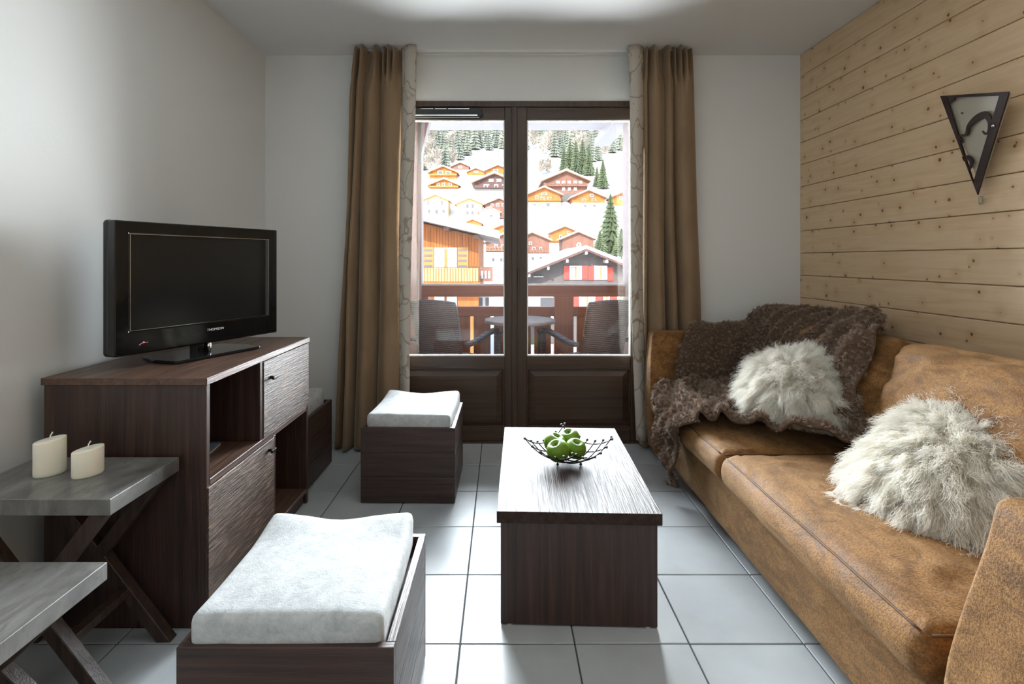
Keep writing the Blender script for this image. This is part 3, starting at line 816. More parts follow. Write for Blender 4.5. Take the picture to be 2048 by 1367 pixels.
for x, y in ((.93, 2.86), (.93, 1.05), (1.7, 2.86), (1.7, 1.05)):
    MB().lathe([(.03, 0), (.034, .02), (.03, .07)], 14, (x, y, 0)).build('foot', M_BLACKP, sofa, smooth=True, world=True)
MB().tube([(.888, 2.62, .012), (.872, 2.63, .010), (.872, 2.66, .010), (.89, 2.665, .012)], .005, 6).build('slide_bracket', M_BLACKP, sofa, smooth=True, world=True)

# ------------------------------------------------------------------ fur (hair curves)
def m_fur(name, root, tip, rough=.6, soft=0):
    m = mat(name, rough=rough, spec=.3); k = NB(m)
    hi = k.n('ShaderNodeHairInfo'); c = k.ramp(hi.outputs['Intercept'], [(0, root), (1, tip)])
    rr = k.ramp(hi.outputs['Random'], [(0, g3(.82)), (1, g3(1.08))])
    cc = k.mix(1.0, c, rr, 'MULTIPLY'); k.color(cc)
    if soft:
        t = k.n('ShaderNodeBsdfTranslucent'); k.l(cc, t.inputs[0]); mx = k.n('ShaderNodeMixShader'); mx.inputs[0].default_value = soft
        k.l(k.b.outputs[0], mx.inputs[1]); k.l(t.outputs[0], mx.inputs[2]); k.l(mx.outputs[0], k.t.nodes['Material Output'].inputs['Surface'])
    return m
M_FURW = m_fur('cream_long_wool', (.88, .81, .68), (.98, .96, .90), .6, .5)
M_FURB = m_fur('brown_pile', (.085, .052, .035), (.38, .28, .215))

def fur(name, pts, radius, mtl, parent):
    """pts: (strands, points, 3) array in world space"""
    N, K, _ = pts.shape
    cu = bpy.data.hair_curves.new(name); cu.add_curves([K] * N)
    cu.points.foreach_set('position', np.ascontiguousarray(pts, dtype=np.float32).ravel())
    rad = (radius * np.linspace(1, .35, K))[None, :].repeat(N, 0).astype(np.float32)
    cu.points.foreach_set('radius', rad.ravel())
    cu.materials.append(mtl)
    o = bpy.data.objects.new(name, cu); COL.objects.link(o); put(o, parent, True); o['kind'] = 'stuff'
    return o

def sample_mesh(V, Fq, n, rng):
    T = []
    for f in Fq:
        T.append((f[0], f[1], f[2]))
        if len(f) == 4: T.append((f[0], f[2], f[3]))
    T = np.array(T); V = np.array(V, float)
    a, b, c = V[T[:, 0]], V[T[:, 1]], V[T[:, 2]]
    nr = np.cross(b - a, c - a); ar = np.linalg.norm(nr, axis=1); nr = nr / np.maximum(ar, 1e-12)[:, None]
    k = rng.choice(len(T), n, p=ar / ar.sum()); r1 = np.sqrt(rng.random(n)); r2 = rng.random(n)
    P = a[k] * (1 - r1)[:, None] + b[k] * (r1 * (1 - r2))[:, None] + c[k] * (r1 * r2)[:, None]
    return P, nr[k]

M_HIDE = mat('cream_hide', (.70, .63, .50), .9)
def fur_pillow(label, c, sx, sy, sz, normal, roll, n, length, seed, zmin=.418, xadd=0.0):
    rng = np.random.default_rng(seed)
    root = thing('fur_cushion', label, 'cushion', (c[0], c[1], .43), 0, 'white fur cushions')
    nrm = Vector(normal).normalized(); q = nrm.to_track_quat('Z', 'Y'); m = Matrix.Translation(c) @ q.to_matrix().to_4x4() @ Matrix.Rotation(roll, 4, 'Z')
    rows = []
    NU, NVv = 40, 20
    for i in range(NVv + 1):
        ph = PI * i / NVv; row = []
        for j in range(NU):
            th = 2 * PI * j / NU
            e = .62
            f = lambda w, p: math.copysign(abs(w) ** p, w)
            x = sx / 2 * f(math.sin(ph), .8) * f(math.cos(th), e); y = sy / 2 * f(math.sin(ph), .8) * f(math.sin(th), e); z = -sz / 2 * f(math.cos(ph), 1.0)
            row.append(m @ Vector((x, y, z)))
        rows.append(row)
    mb = MB(); mb.grid(rows, True); mb.build('cushion_body', M_HIDE, root, smooth=True, world=True)
    P, Nn = sample_mesh(mb.v, mb.f, n, rng)
    C = np.array(c)
    if ((P - C) * Nn).sum() < 0: Nn = -Nn
    nv = np.array(nrm)
    up = (Nn @ nv) > -.55; P, Nn = P[up], Nn[up]; n = len(P)
    # flow over the surface: away from the middle, drooping
    D = P - C - (P - C) @ nv[:, None] * nv[None, :]
    D = D / np.maximum(np.linalg.norm(D, axis=1), .02)[:, None] * np.minimum(1, np.linalg.norm(D, axis=1) / .12)[:, None]
    # locks
    K = max(60, n // 45); ci = rng.choice(n, K, replace=False); CP = P[ci]
    lock = np.empty(n, int)
    for s in range(0, n, 4000):
        lock[s:s + 4000] = ((P[s:s + 4000, None, :] - CP[None]) ** 2).sum(2).argmin(1)
    wl = rng.normal(size=(K, 3)) * .38; ph = rng.random(K) * 2 * PI; am = rng.uniform(.004, .010, K); ll = rng.uniform(.7, 1.25, K)
    flow = Nn * .62 + D * .55 + wl[lock] * .6 + np.array([0, 0, -.25]) + rng.normal(size=(n, 3)) * .10
    flow -= np.minimum(0, (flow * Nn).sum(1) - .12)[:, None] * Nn
    flow /= np.linalg.norm(flow, axis=1)[:, None]
    sd = np.cross(flow, Nn); sd /= np.maximum(np.linalg.norm(sd, axis=1), 1e-6)[:, None]
    sd2 = np.cross(flow, sd)
    Kp = 8; out = np.empty((n, Kp, 3)); Ls = length * ll[lock] * rng.uniform(.7, 1.1, n)
    cen = CP[lock]
    for k in range(Kp):
        t = k / (Kp - 1)
        pos = P + flow * (Ls * t)[:, None] + np.array([0, 0, -1.0]) * (Ls * .42 * t * t)[:, None] + D * (Ls * .25 * t * t)[:, None]
        w = (am[lock] * t)
        pos += sd * (w * np.sin(ph[lock] + t * 8.5))[:, None] + sd2 * (w * .7 * np.cos(ph[lock] + t * 8.5))[:, None]
        # gather towards the lock's middle strand
        pos -= (P - cen) * (.60 * t ** 1.5)
        pos += rng.normal(size=(n, 3)) * (.0035 * t)
        out[:, k] = pos
    out[:, :, 2] = np.maximum(out[:, :, 2], zmin)
    ok = ~((out[:, :, 0] > 1.372 + xadd) & (out[:, :, 2] < .78)).any(1); out = out[ok]
    fur('wool', out, .00055, M_FURW, root)
    return root

# ------------------------------------------------------------------ throw blanket
prof = np.array([(1.795, .77), (1.66, .835), (1.50, .835), (1.405, .72), (1.355, .52), (1.29, .458), (1.10, .455), (.92, .45), (.838, .415), (.822, .25), (.828, .07)])
def prof_at(q):
    q = min(max(q, 0), 10); i = min(int(q), 9); t = q - i
    p0, p1, p2, p3 = prof[max(i - 1, 0)], prof[i], prof[i + 1], prof[min(i + 2, 10)]
    return .5 * ((2 * p1) + (-p0 + p2) * t + (2 * p0 - 5 * p1 + 4 * p2 - p3) * t * t + (-p0 + 3 * p1 - 3 * p2 + p3) * t ** 3)
qs = list(range(11))
YMIN = [2.55, 2.27, 2.06, 1.97, 1.92, 1.84, 1.95, 2.18, 2.28, 2.35, 2.44]
YMAX = [3.05, 3.05, 3.05, 3.04, 3.02, 3.0, 2.98, 2.84, 2.75, 2.63, 2.47]
NQ, NY = 190, 130
def base_pt(q, v):
    a, b = np.interp(q, qs, YMIN), np.interp(q, qs, YMAX)
    y = lerp(a, b, v); x, z = prof_at(q)
    y += .018 * math.sin(q * 2.3) * (1 - v) + .012 * math.sin(q * 3.7 + 1) * v
    if y > 2.84 and q < 7.6: z = max(z, lerp(z, .752, sstep(2.86, 2.93, y)))
    return Vector((x, y, z))
B = [[base_pt(10 * i / NQ, j / NY) for j in range(NY + 1)] for i in range(NQ + 1)]
P = []
for i in range(NQ + 1):
    row = []
    q = 10 * i / NQ
    for j in range(NY + 1):
        v = j / NY; p = B[i][j]
        du = B[min(i + 1, NQ)][j] - B[max(i - 1, 0)][j]; dv = B[i][min(j + 1, NY)] - B[i][max(j - 1, 0)]
        nn = dv.cross(du)
        if nn.length > 1e-9: nn.normalize()
        if nn.z < -.2 or (abs(nn.z) < .2 and nn.x > .3): nn = -nn
        w = noise.noise(Vector((p.x * 4, p.y * 4, p.z * 3)))
        # pleats down the back, gathered diagonally
        s1 = math.sin(2 * PI * (p.y * 7.0 - q * .55 + .6 * w))
        f = .034 * (s1 * .5 + .5) ** 1.5 * sstep(4.9, 3.6, q) * sstep(2.86, 2.7, p.y)
        # broad folds on the seat and over the front
        s2 = math.sin(2 * PI * (q * .95 + p.y * 2.2 + 1.1 * w))
        f += .042 * (s2 * .5 + .5) ** 1.8 * sstep(4.4, 5.6, q) * sstep(2.9, 2.8, p.y)
        s3 = math.sin(2 * PI * (p.y * 9 + .5 * w)); f += .022 * (s3 * .5 + .5) * sstep(7.6, 8.4, q)
        s4 = math.sin(2 * PI * (p.x * 5 + .6 * w)); f += .010 * (s4 * .5 + .5) * sstep(2.84, 2.92, p.y)
        # thick rolled side edge
        yy = p.y - np.interp(q, qs, YMIN)
        f += .038 * math.exp(-((yy - .075) / .045) ** 2) * sstep(5.2, 4.2, q) + .022 * math.exp(-((yy - .20) / .05) ** 2) * sstep(4.6, 3.4, q)
        f += .020 * math.exp(-((yy - .05) / .04) ** 2) * sstep(4.8, 5.6, q) * sstep(7.6, 7.0, q)
        f += .006 * noise.noise(Vector((p.x * 14, p.y * 14, p.z * 14)))
        row.append(p + nn * (f + .008))
    P.append(row)
throw = thing('throw_blanket', 'shaggy brown throw blanket draped over the sofa corner', 'blanket', (1.3, 2.55, .43))
M_CLOTHB = mat('brown_blanket_cloth', (.10, .064, .044), .95, spec=.1)
tm = MB().grid(P); tm.build('cloth', M_CLOTHB, throw, smooth=True, solid=.010, world=True)
rng = np.random.default_rng(5)
n = 120000
Pp, Nn = sample_mesh(tm.v, tm.f, n, rng)
fl = (Nn[:, 2] < -.15) | ((np.abs(Nn[:, 2]) < .15) & (Nn[:, 0] > .3)); Nn[fl] *= -1
K = 7000; ci = rng.choice(n, K, replace=False); cp_ = Pp[ci]
from mathutils.kdtree import KDTree
kd = KDTree(K)
for i, p in enumerate(cp_): kd.insert(p, i)
kd.balance()
lock = np.array([kd.find(p)[1] for p in Pp])
wl = rng.normal(size=(K, 3)) * .65
D = Nn + wl[lock] + rng.normal(size=(n, 3)) * .2 + np.array([0, 0, -.25]); D /= np.linalg.norm(D, axis=1)[:, None]
L = rng.uniform(.012, .022, n)
o4 = np.empty((n, 4, 3))
for k in range(4):
    t = k / 3
    o4[:, k] = Pp + D * (L * t)[:, None] - (Pp - cp_[lock]) * (.75 * t) + rng.normal(size=(n, 3)) * (.0012 * t)
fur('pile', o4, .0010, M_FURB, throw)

fur_pillow('smaller white fur cushion resting on the brown throw', (1.255, 2.22, .575), .36, .34, .17, (-.60, -.38, .72), R(20), 60000, .075, 21, .475)
fur_pillow('larger white fur cushion on the bare suede seat', (1.33, 1.52, .53), .37, .56, .18, (-.50, -.14, .85), R(0), 90000, .072, 22, .418, .09)

# ------------------------------------------------------------------ wall sconce
sc_ = thing('wall_sconce', 'triangular dark metal wall lamp with frosted glass on the pine wall', 'wall lamp', (XR, 1.97, 1.38))
XF = 1.752
A_, B_, T_ = Vector((XF, 876 and XF * F / 876, 0)), Vector((XF, XF * F / 1014, 0)), Vector((XR - .03, (XR - .03) * F / 951, 0))
A_.z = H + 327 * A_.y / F; B_.z = H + 336 * B_.y / F; T_.z = H + 129 * T_.y / F
nrm = (B_ - A_).cross(T_ - A_).normalized()
if nrm.x > 0: nrm = -nrm
def tri(a, b, c): return A_ * a + B_ * b + T_ * c

def onp(px, py):
    """point of the lamp's face plane seen at a pixel of the photograph"""
    ray = Vector(((px - CX) / F, 1, -(py - CY) / F)); o = Vector((0, 0, H)); t = (A_ - o).dot(nrm) / ray.dot(nrm); return o + ray * t - nrm * .002
def zx(x, y): return 1850 + x / 5.258, 160 + y / 5.258
out_ = [A_, B_, T_]; in_ = [onp(*zx(*p)) + nrm * .002 for p in ((228, 187), (778, 166), (503, 1085))]
mb = MB(); th = nrm * .004
vs_ = out_ + in_ + [p - th for p in out_ + in_]
fs_ = []
for i in range(3):
    j = (i + 1) % 3
    fs_ += [(i, j, 3 + j, 3 + i), (6 + j, 6 + i, 9 + i, 9 + j), (i, 6 + i, 6 + j, j), (3 + j, 9 + j, 9 + i, 3 + i)]
mb.add(vs_, fs_).build('frame', M_SCONCE, sc_, world=True)
back = [p - nrm * .012 for p in (tri(.97, .015, .015), tri(.02, .96, .02), tri(.03, .04, .93))]
MB().prism(back, -nrm * .004).build('diffuser', M_FROST, sc_, world=True)
for p in (tri(.62, .2, .18),): MB().tube([p - nrm * .012, (XR - .001, p.y, p.z)], .006, 10).build('mounting_stem', M_SCONCE, sc_, smooth=True, world=True)
ex = (B_ - A_).normalized(); ez = -ex.cross(nrm).normalized()
if ez.z < 0: ez = -ez
def scroll(pts, ws):
    dense = []; dw = []
    for i in range(len(pts) - 1):
        p0, p1, p2, p3 = [Vector(pts[max(0, min(len(pts) - 1, k))]) for k in (i - 1, i, i + 1, i + 2)]
        for s in range(6):
            t = s / 6
            dense.append(.5 * ((2 * p1) + (-p0 + p2) * t + (2 * p0 - 5 * p1 + 4 * p2 - p3) * t * t + (-p0 + 3 * p1 - 3 * p2 + p3) * t ** 3)); dw.append(lerp(ws[i], ws[i + 1], t))
    dense.append(Vector(pts[-1])); dw.append(ws[-1])
    rows = [[], []]
    for i, p in enumerate(dense):
        d = (dense[min(i + 1, len(dense) - 1)] - dense[max(i - 1, 0)]).normalized(); nn = Vector((-d.y, d.x))
        for k, s in ((0, 1), (1, -1)):
            q = p + nn * s * dw[i] / 2; rows[k].append(onp(*zx(q.x, q.y)))
    MB().grid(rows).build('scroll', M_SCONCE, sc_, solid=.004, world=True)
scroll([(355, 690), (385, 640), (355, 590), (430, 570), (460, 480), (540, 400), (630, 365), (680, 440), (670, 540), (630, 565), (600, 535)], [8, 16, 20, 30, 40, 62, 70, 50, 34, 22, 8])
scroll([(395, 830), (450, 815), (485, 860), (465, 940)], [50, 44, 40, 12])
MB().prism([onp(*zx(x, y)) for x, y in ((190, 165), (315, 178), (305, 215), (265, 240), (232, 262), (258, 296), (240, 320))], -nrm * .003).build('corner_scroll', M_SCONCE, sc_, world=True)
sp_ = onp(*zx(722, 480)); MB().sphere(sp_ + nrm * .003, .006, 10).build('screw', M_CHROME, sc_, smooth=True, world=True)
tp = T_ + Vector((.012, 0, -.004)); MB().lathe([(.004, -.032), (.007, -.024), (.007, .0)], 12, tp).build('bottom_glass', M_FROST, sc_, smooth=True, world=True)

# ------------------------------------------------------------------ balcony
struct('floor_balcony', MB().box(-1.2, 1.6, YB + .27, 4.7, -.25, -.03), M_STONE, 'balcony floor slab', 'floor')
bal = thing('balcony_railing', 'red brown wooden balcony railing with snow on its top rail', 'railing', (.18, 4.5, -.03))
RX0, RX1 = -.70, 1.05
def bp(name, m, *b, par=None): return MB().box(*b).build(name, m, par or bal, bevel=.004, world=True)
bp('top_rail', M_BALC, RX0, RX1, 4.45, 4.55, .815, .908)
bp('snow_cap', M_SNOW, RX0, RX1, 4.46, 4.54, .906, .922)
bp('middle_rail', M_BALC, RX0, RX1, 4.49, 4.53, .642, .725)
bp('bottom_rail', M_BALC, RX0, RX1, 4.49, 4.53, .02, .10)
gaps = [863, 903.5, 944, 984.5, 1025, 1065, 1105, 1150, 1190, 1230]
edges = [RX0] + [(g - CX) * 4.51 / F for g in gaps] + [RX1]
for a, b in zip(edges[:-1], edges[1:]): bp('board', M_BALC_V, a + .014, b - .014, 4.50, 4.525, -.01, .66)
bp('post', M_BALC_V, (1109 - CX) * 4.46 / F, (1147 - CX) * 4.46 / F, 4.45, 4.55, -.03, .815)
bp('post', M_BALC_V, RX0, RX0 + .07, 4.45, 4.55, -.03, .815)
pl = struct('wall_balcony_left', MB().box(-.78, -.715, YB + .26, 4.44, -.03, 2.37), M_BALC_V, 'red brown boarded screen at the television end of the balcony', 'wall')
MB().box(-.79, -.685, 4.44, 4.56, -.03, 2.37).build('end_post', M_PALEPOST, pl, bevel=.004)
MB().prism([(-.72, 4.44, 1.85), (-.72, 4.44, 2.37), (-.60, 4.44, 2.37), (-.635, 4.44, 2.25), (-.67, 4.44, 2.1)], (0, .1, 0)).build('brace', M_PALEPOST, pl, bevel=.004)
struct('wall_balcony_right', MB().box(1.055, 1.12, YB + .26, 4.56, -.03, 2.37), M_PALEPOST, 'pale boarded screen at the sofa end of the balcony', 'wall')
struct('trim_2', MB().box(.957, 1.107, 4.3, 5.4, 2.302, 2.372), M_SOFFIT, 'pale roof beam end sticking out over the balcony', 'beam')

def wicker_chair(label, loc, rz):
    c = thing('wicker_armchair', label, 'chair', loc, rz, 'wicker armchairs on the balcony')
    # local: faces +x; back at x = -.2
    def rib(name, pts, r): return MB().tube(pts, r, 8).build(name, M_WICKER, c, smooth=True)
    MB().box(-.22, .24, -.22, .22, .36, .41).build('seat', M_WICKER, c, bevel=.012)
    rows = []
    for i in range(13):
        t = i / 12; z = lerp(.36, .86, t); x = -.20 - .11 * t ** 1.3; hw = lerp(.19, .20, t) - (.012 if i == 12 else 0)
        rows.append([(x - .02 * (1 - (2 * j / 12 - 1) ** 2), lerp(-hw, hw, j / 12), z + (.012 * (1 - (2 * j / 12 - 1) ** 2) if i == 12 else 0)) for j in range(13)])
    MB().grid(rows).build('backrest', M_WICKER, c, smooth=True, solid=.035)
    for s in (-1, 1):
        MB().bar((.22, s * .235, 0), (.21, s * .235, .60), .05, .045).build('leg', M_WICKER, c, bevel=.008)
        MB().bar((-.2, s * .215, 0), (-.2, s * .215, .40), .045, .045).build('leg', M_WICKER, c, bevel=.008)
        P_ = [(-.235, s * .24, .56), (-.12, s * .245, .57), (.05, s * .245, .61), (.16, s * .245, .625), (.235, s * .24, .60)]
        mbx = MB()
        for a, b in zip(P_[:-1], P_[1:]): mbx.bar(a, b, .055, .03)
        mbx.build('armrest', M_WICKER, c, bevel=.008)
    return c
wicker_chair('dark wicker armchair beside the boarded balcony screen, television side', (-.34, 3.99, -.03), R(60))
wicker_chair('dark wicker armchair on the sofa side of the balcony', (.62, 3.99, -.03), R(120))
bt = thing('round_table', 'small round grey bistro table between the wicker armchairs', 'table', ((1040 - CX) * 4.1 / F, 4.1, -.03))
MB().lathe([(.25, .665), (.275, .668), (.278, .68), (.275, .692), (.25, .694)], 40).build('table_top', M_TABLETOP, bt, smooth=False)
MB().lathe([(.03, .03), (.03, .665)], 14).build('column', M_BLACKP, bt, smooth=True)
MB().lathe([(.20, 0), (.20, .015), (.05, .035)], 30).build('foot', M_BLACKP, bt)

# ------------------------------------------------------------------ the valley: snow slope, chalets, trees
PY_ = [5, 25, 45, 70, 100, 130, 170, 260, 420]
PZ_ = [-6, -6.5, -6.2, -3, 3, 12, 28, 66, 132]
def gz(x, y): return interp(y, PY_, PZ_) + .6 * noise.noise(Vector((x * .02, y * .02, 0)))
rows = []
for i in range(100):
    y = 5 + 415 * (i / 99) ** 1.5
    rows.append([((j - 40) / 40 * (30 + y * .8), y, gz((j - 40) / 40 * (30 + y * .8), y)) for j in range(81)])
tag(MB().grid(rows).build('ground', M_SNOW, None, smooth=True), 'snow covered hillside behind the balcony', 'hillside', kind='structure')

def hit(px, py):
    lo, hi = 20.0, 400.0
    f = lambda y: H - (py - CY) * y / F - gz((px - CX) * y / F, y)
    y = lo
    while y < hi:
        if f(y) < 0: return y
        y += .5
    return hi

def chalet(name, label, px0, px1, apex, base, wall, roof=None, lower=None, low=.35, wins=(), balc=None, yaw=0, slope=.42, d=None, pane=None, eave=.10, snow=.35):
    """gabled chalet, gable towards the room. wins: (u, v, w, h) in the gable's 0..1 box; balc: height of a balcony"""
    cx_ = (px0 + px1) / 2; d = d or hit(cx_, base)
    X = (cx_ - CX) * d / F; z0 = H - (base - CY) * d / F; za = H - (apex - CY) * d / F
    Wd = (px1 - px0) * d / F; hw = Wd / 2 * (1 - eave * 1.3); ez = za - slope * Wd / 2; D = Wd * .85
    r = thing(name, label, 'house', (X, d, z0), yaw)
    hgt = za - z0; he = za - slope * hw - z0 ; he = max(he, .3 * hgt)
    top = hgt - .12
    MB().prism([(-hw, 0, -2), (hw, 0, -2), (hw, 0, he), (0, 0, top), (-hw, 0, he)], (0, D, 0)).build('wall', wall, r)
    if lower: MB().box(-hw - .05, hw + .05, -.08, D, -2, hgt * low).build('lower_wall', lower, r)
    oh = Wd * .09
    t = max(.12, Wd * .022)
    sl = (hgt - he) / hw; ex_ = Wd / 2
    for s in (-1, 1):
        q = [(0, -oh, hgt), (s * ex_, -oh, hgt - sl * ex_), (s * ex_, -oh, hgt - sl * ex_ - t), (0, -oh, hgt - t)]
        if s < 0: q = q[::-1]
        MB().prism(q, (0, D + 2 * oh, 0)).build('roof', roof or M_ROOFW, r)
        st = max(.2, Wd * .03) * snow / .35
        q = [(0, -oh * .9, hgt + st), (s * ex_ * .985, -oh * .9, hgt - sl * ex_ + st * .8), (s * ex_ * .985, -oh * .9, hgt - sl * ex_ + .01), (0, -oh * .9, hgt + .01)]
        if s < 0: q = q[::-1]
        MB().prism(q, (0, D + 1.8 * oh, 0)).build('roof_snow', M_SNOW, r)
    for (uu, vv, ww, hh) in wins:
        a = (uu - .5) * 2 * hw; b = vv * hgt; w_, h_ = ww * 2 * hw, hh * hgt
        f = MB().box(a - w_ / 2, a + w_ / 2, -.16, .05, b - h_ / 2, b + h_ / 2).build('window', M_WINW, r)
        MB().box(a - w_ * .36, a + w_ * .36, -.19, -.15, b - h_ * .38, b + h_ * .38).build('pane', pane or M_WINP, f)
    if balc:
        z = balc * hgt; bw = hw * 1.02; bd = Wd * .08
        b_ = MB().box(-bw, bw, -bd, 0, z - .1, z + .06).build('balcony', roof or wall, r)
        hh = .085 * hgt if hgt < 9 else .9
        MB().box(-bw, bw, -bd, -bd + .08, z + hh * .8, z + hh).build('handrail', roof or wall, b_)
        n = 12
        m_ = MB()
        for i in range(n): m_.box(-bw + 2 * bw * (i + .15) / n, -bw + 2 * bw * (i + .85) / n, -bd + .01, -bd + .05, z + .06, z + hh * .8)
        q = m_.build('balustrade', wall, b_); q['kind'] = 'stuff'
    return r
W2x = [(.3, .55, .12, .14), (.5, .55, .12, .14), (.7, .55, .12, .14)]
W4 = [(.32, .62, .13, .13), (.62, .62, .13, .13), (.3, .3, .13, .14), (.66, .3, .13, .14)]
chalet('chalet', 'upper orange chalet of two stacked on the slope, by the bare trees', 855, 917, 332, 358, M_CH_ORANGE, M_ROOF_OR, wins=[(.4, .5, .2, .3), (.7, .45, .2, .3)], balc=.3)
chalet('chalet', 'lower orange chalet directly beneath its orange twin on the slope', 855, 921, 357, 378, M_CH_ORANGE, M_ROOF_OR, wins=[(.3, .45, .1, .3), (.48, .45, .1, .3), (.72, .45, .1, .3)], balc=.2)
chalet('chalet', 'small brown chalet highest on the slope under the forest', 901, 940, 325, 343, M_CH_BROWN, wins=[(.5, .5, .2, .25)], lower=M_CH_WHITE, low=.2)
chalet('chalet', 'small tan chalet just below the highest brown one', 933, 971, 336, 351, M_CH_ORANGE, wins=[(.42, .5, .12, .25), (.58, .5, .12, .25)])
chalet('chalet', 'orange gable peeking above the long dark chalet', 968, 1024, 330, 352, M_CH_ORANGE, M_ROOFW, wins=[(.4, .5, .2, .25)], d=165)
chalet('chalet', 'long dark chalet with white windows on a grey stone base', 943, 1034, 346, 392, M_CH_DARK, wins=[(.42, .68, .12, .13), (.62, .68, .12, .13), (.3, .45, .14, .12), (.55, .45, .1, .12), (.75, .45, .1, .12)], lower=M_STONE, low=.33, balc=.36, pane=M_WINPALE)
chalet('chalet', 'pale yellow rendered chalet at the edge of the curtain', 842, 900, 389, 437, M_CH_YELLOW, M_ROOF_OR, wins=[(.2, .66, .09, .24), (.76, .66, .09, .24), (.25, .3, .14, .2), (.55, .28, .16, .22), (.82, .3, .16, .2)])
chalet('chalet', 'cream chalet with tall window grid in its gable', 909, 969, 396, 438, M_CH_YELLOW, M_ROOF_OR, wins=[(.42, .62, .13, .24), (.62, .62, .13, .24), (.42, .3, .13, .22), (.62, .3, .13, .22)])
chalet('chalet', 'brown chalet with deep snowy eaves behind the white house', 966, 1030, 396, 419, M_CH_BROWN, wins=[(.25, .4, .1, .25), (.45, .4, .1, .25), (.65, .4, .1, .25)], d=126)
chalet('house', 'small white rendered house below the cream chalet', 955, 1003, 415, 440, M_CH_WHITE, M_ROOFW, wins=[(.58, .35, .2, .22)])
chalet('chalet', 'orange gabled chalet low behind the honey coloured one', 968, 1040, 449, 476, M_CH_ORANGE, M_ROOF_OR, wins=[(.35, .3, .12, .3), (.6, .3, .12, .3)])
chalet('chalet', 'low orange roofed hut above the honey coloured chalet', 924, 966, 438, 456, M_CH_ORANGE, M_ROOF_OR)
chalet('chalet', 'brown chalet with white ground floor beside the honey coloured one', 966, 1046, 468, 548, M_CH_BROWN, M_ROOFW, lower=M_CH_WHITE, low=.55, wins=[(.3, .68, .1, .12), (.5, .68, .1, .12), (.22, .36, .1, .12), (.45, .36, .1, .12)], balc=.6, d=80)
chalet('chalet', 'large brown chalet with three balcony storeys in front of the dark conifers', 1082, 1181, 341, 404, M_CH_BROWN, lower=M_CH_GREY, low=.28, wins=[(.32, .62, .08, .1), (.45, .62, .08, .1), (.58, .62, .08, .1), (.72, .62, .08, .1), (.84, .62, .08, .1), (.45, .42, .07, .1), (.58, .42, .07, .1), (.72, .42, .07, .1)], balc=.5, pane=M_WINPALE)
chalet('chalet', 'orange chalet with cream base beside the door stile', 1050, 1126, 374, 416, M_CH_ORANGE, lower=M_CH_YELLOW, low=.30, wins=[(.28, .52, .09, .13), (.50, .68, .16, .1), (.45, .46, .12, .14), (.66, .46, .12, .14), (.22, .16, .12, .12), (.62, .16, .16, .2)], balc=.36)
chalet('chalet', 'orange chalet with white ground floor above the open snow field', 1140, 1214, 380, 418, M_CH_ORANGE, lower=M_CH_WHITE, low=.34, wins=[(.6, .72, .1, .16), (.36, .48, .12, .12), (.66, .48, .12, .12), (.4, .17, .1, .16), (.68, .17, .1, .16)], balc=.36)
chalet('chalet', 'orange chalet partly cut off by the curtain and spruce', 1218, 1290, 380, 412, M_CH_ORANGE, wins=[(.3, .5, .1, .2), (.5, .5, .1, .2)])
chalet('chalet', 'grey brown chalet next to the door stile above the red shuttered one', 1024, 1104, 464, 530, M_CH_BROWN, lower=M_CH_WHITE, low=.36, wins=[(.45, .66, .08, .1), (.55, .5, .1, .1), (.75, .5, .08, .1), (.52, .2, .1, .12), (.75, .2, .1, .12)], balc=.40, d=82)
chalet('chalet', 'orange chalet rising behind the two brown gables', 1097, 1162, 452, 494, M_CH_ORANGE, lower=M_CH_YELLOW, low=.2, wins=[(.35, .5, .1, .16), (.62, .7, .08, .14)], balc=.30)
chalet('chalet', 'brown gabled chalet with round wall dish beside the spruce', 1120, 1192, 463, 512, M_CH_BROWN, wins=[(.5, .45, .1, .1)], d=84)

dish = tag(MB().lathe([(.02, 0), (.25, .05), (.38, .16), (.36, .17), (.22, .08), (.02, .03)], 16, m=Matrix.Rotation(R(90), 4, 'X')).build('satellite_dish', M_WINW, None, smooth=True), 'white satellite dish on the brown gable beside the spruce', 'satellite dish')
dish.location = at(1158, 489, 83.9)
# near chalet with striped shutters (honey wood)
dN = 30.0
nb = thing('chalet', 'near honey coloured chalet with striped shutters and slatted balcony', 'house', ((780 - CX) * dN / F, dN, -6.4))
def NX(px): return (px - CX) * dN / F
def NZ(py): return H - (py - CY) * dN / F
def nbx(name, m, p0, p1, q0, q1, y0, y1, par=None, **kw): return MB().box(NX(p0), NX(p1), dN + y0, dN + y1, NZ(q1), NZ(q0)).build(name, m, par or nb, world=True, **kw)
MB().prism([(NX(600), dN, -7), (NX(957), dN, -7), (NX(957), dN, NZ(472)), (NX(780), dN, NZ(430)), (NX(600), dN, NZ(472))], (0, 9, 0)).build('wall', M_CH_NEAR, nb, world=True)
for k in range(20):
    p0 = 845 + k * 5.8
    if p0 < 955: nbx('wall_board', M_CH_NEAR, p0, min(p0 + 5.2, 957), interp(p0, [780, 957], [432, 473]) + 1, 533, -.05, .0)
for s in (-1, 1):
    e = 999 if s > 0 else 561
    MB().prism([(NX(780), dN - 1.6, NZ(422)), (NX(e), dN - 1.6, NZ(474)), (NX(e), dN - 1.6, NZ(479)), (NX(780), dN - 1.6, NZ(428))], (0, 12, 0)).build('roof', M_STONE, nb, world=True)
    MB().prism([(NX(780), dN - 1.5, NZ(410)), (NX(e), dN - 1.5, NZ(464)), (NX(e), dN - 1.5, NZ(474)), (NX(780), dN - 1.5, NZ(422))], (0, 11.8, 0)).build('roof_snow', M_SNOW, nb, world=True, bevel=.08)
for px, py in ((897, 459), (955, 474)): nbx('purlin', M_CH_BROWN, px - 6, px + 4, py - 3, py + 4, -1.0, .1)
win = nbx('window', M_WINW, 869, 914, 495, 536, -.10, .02)
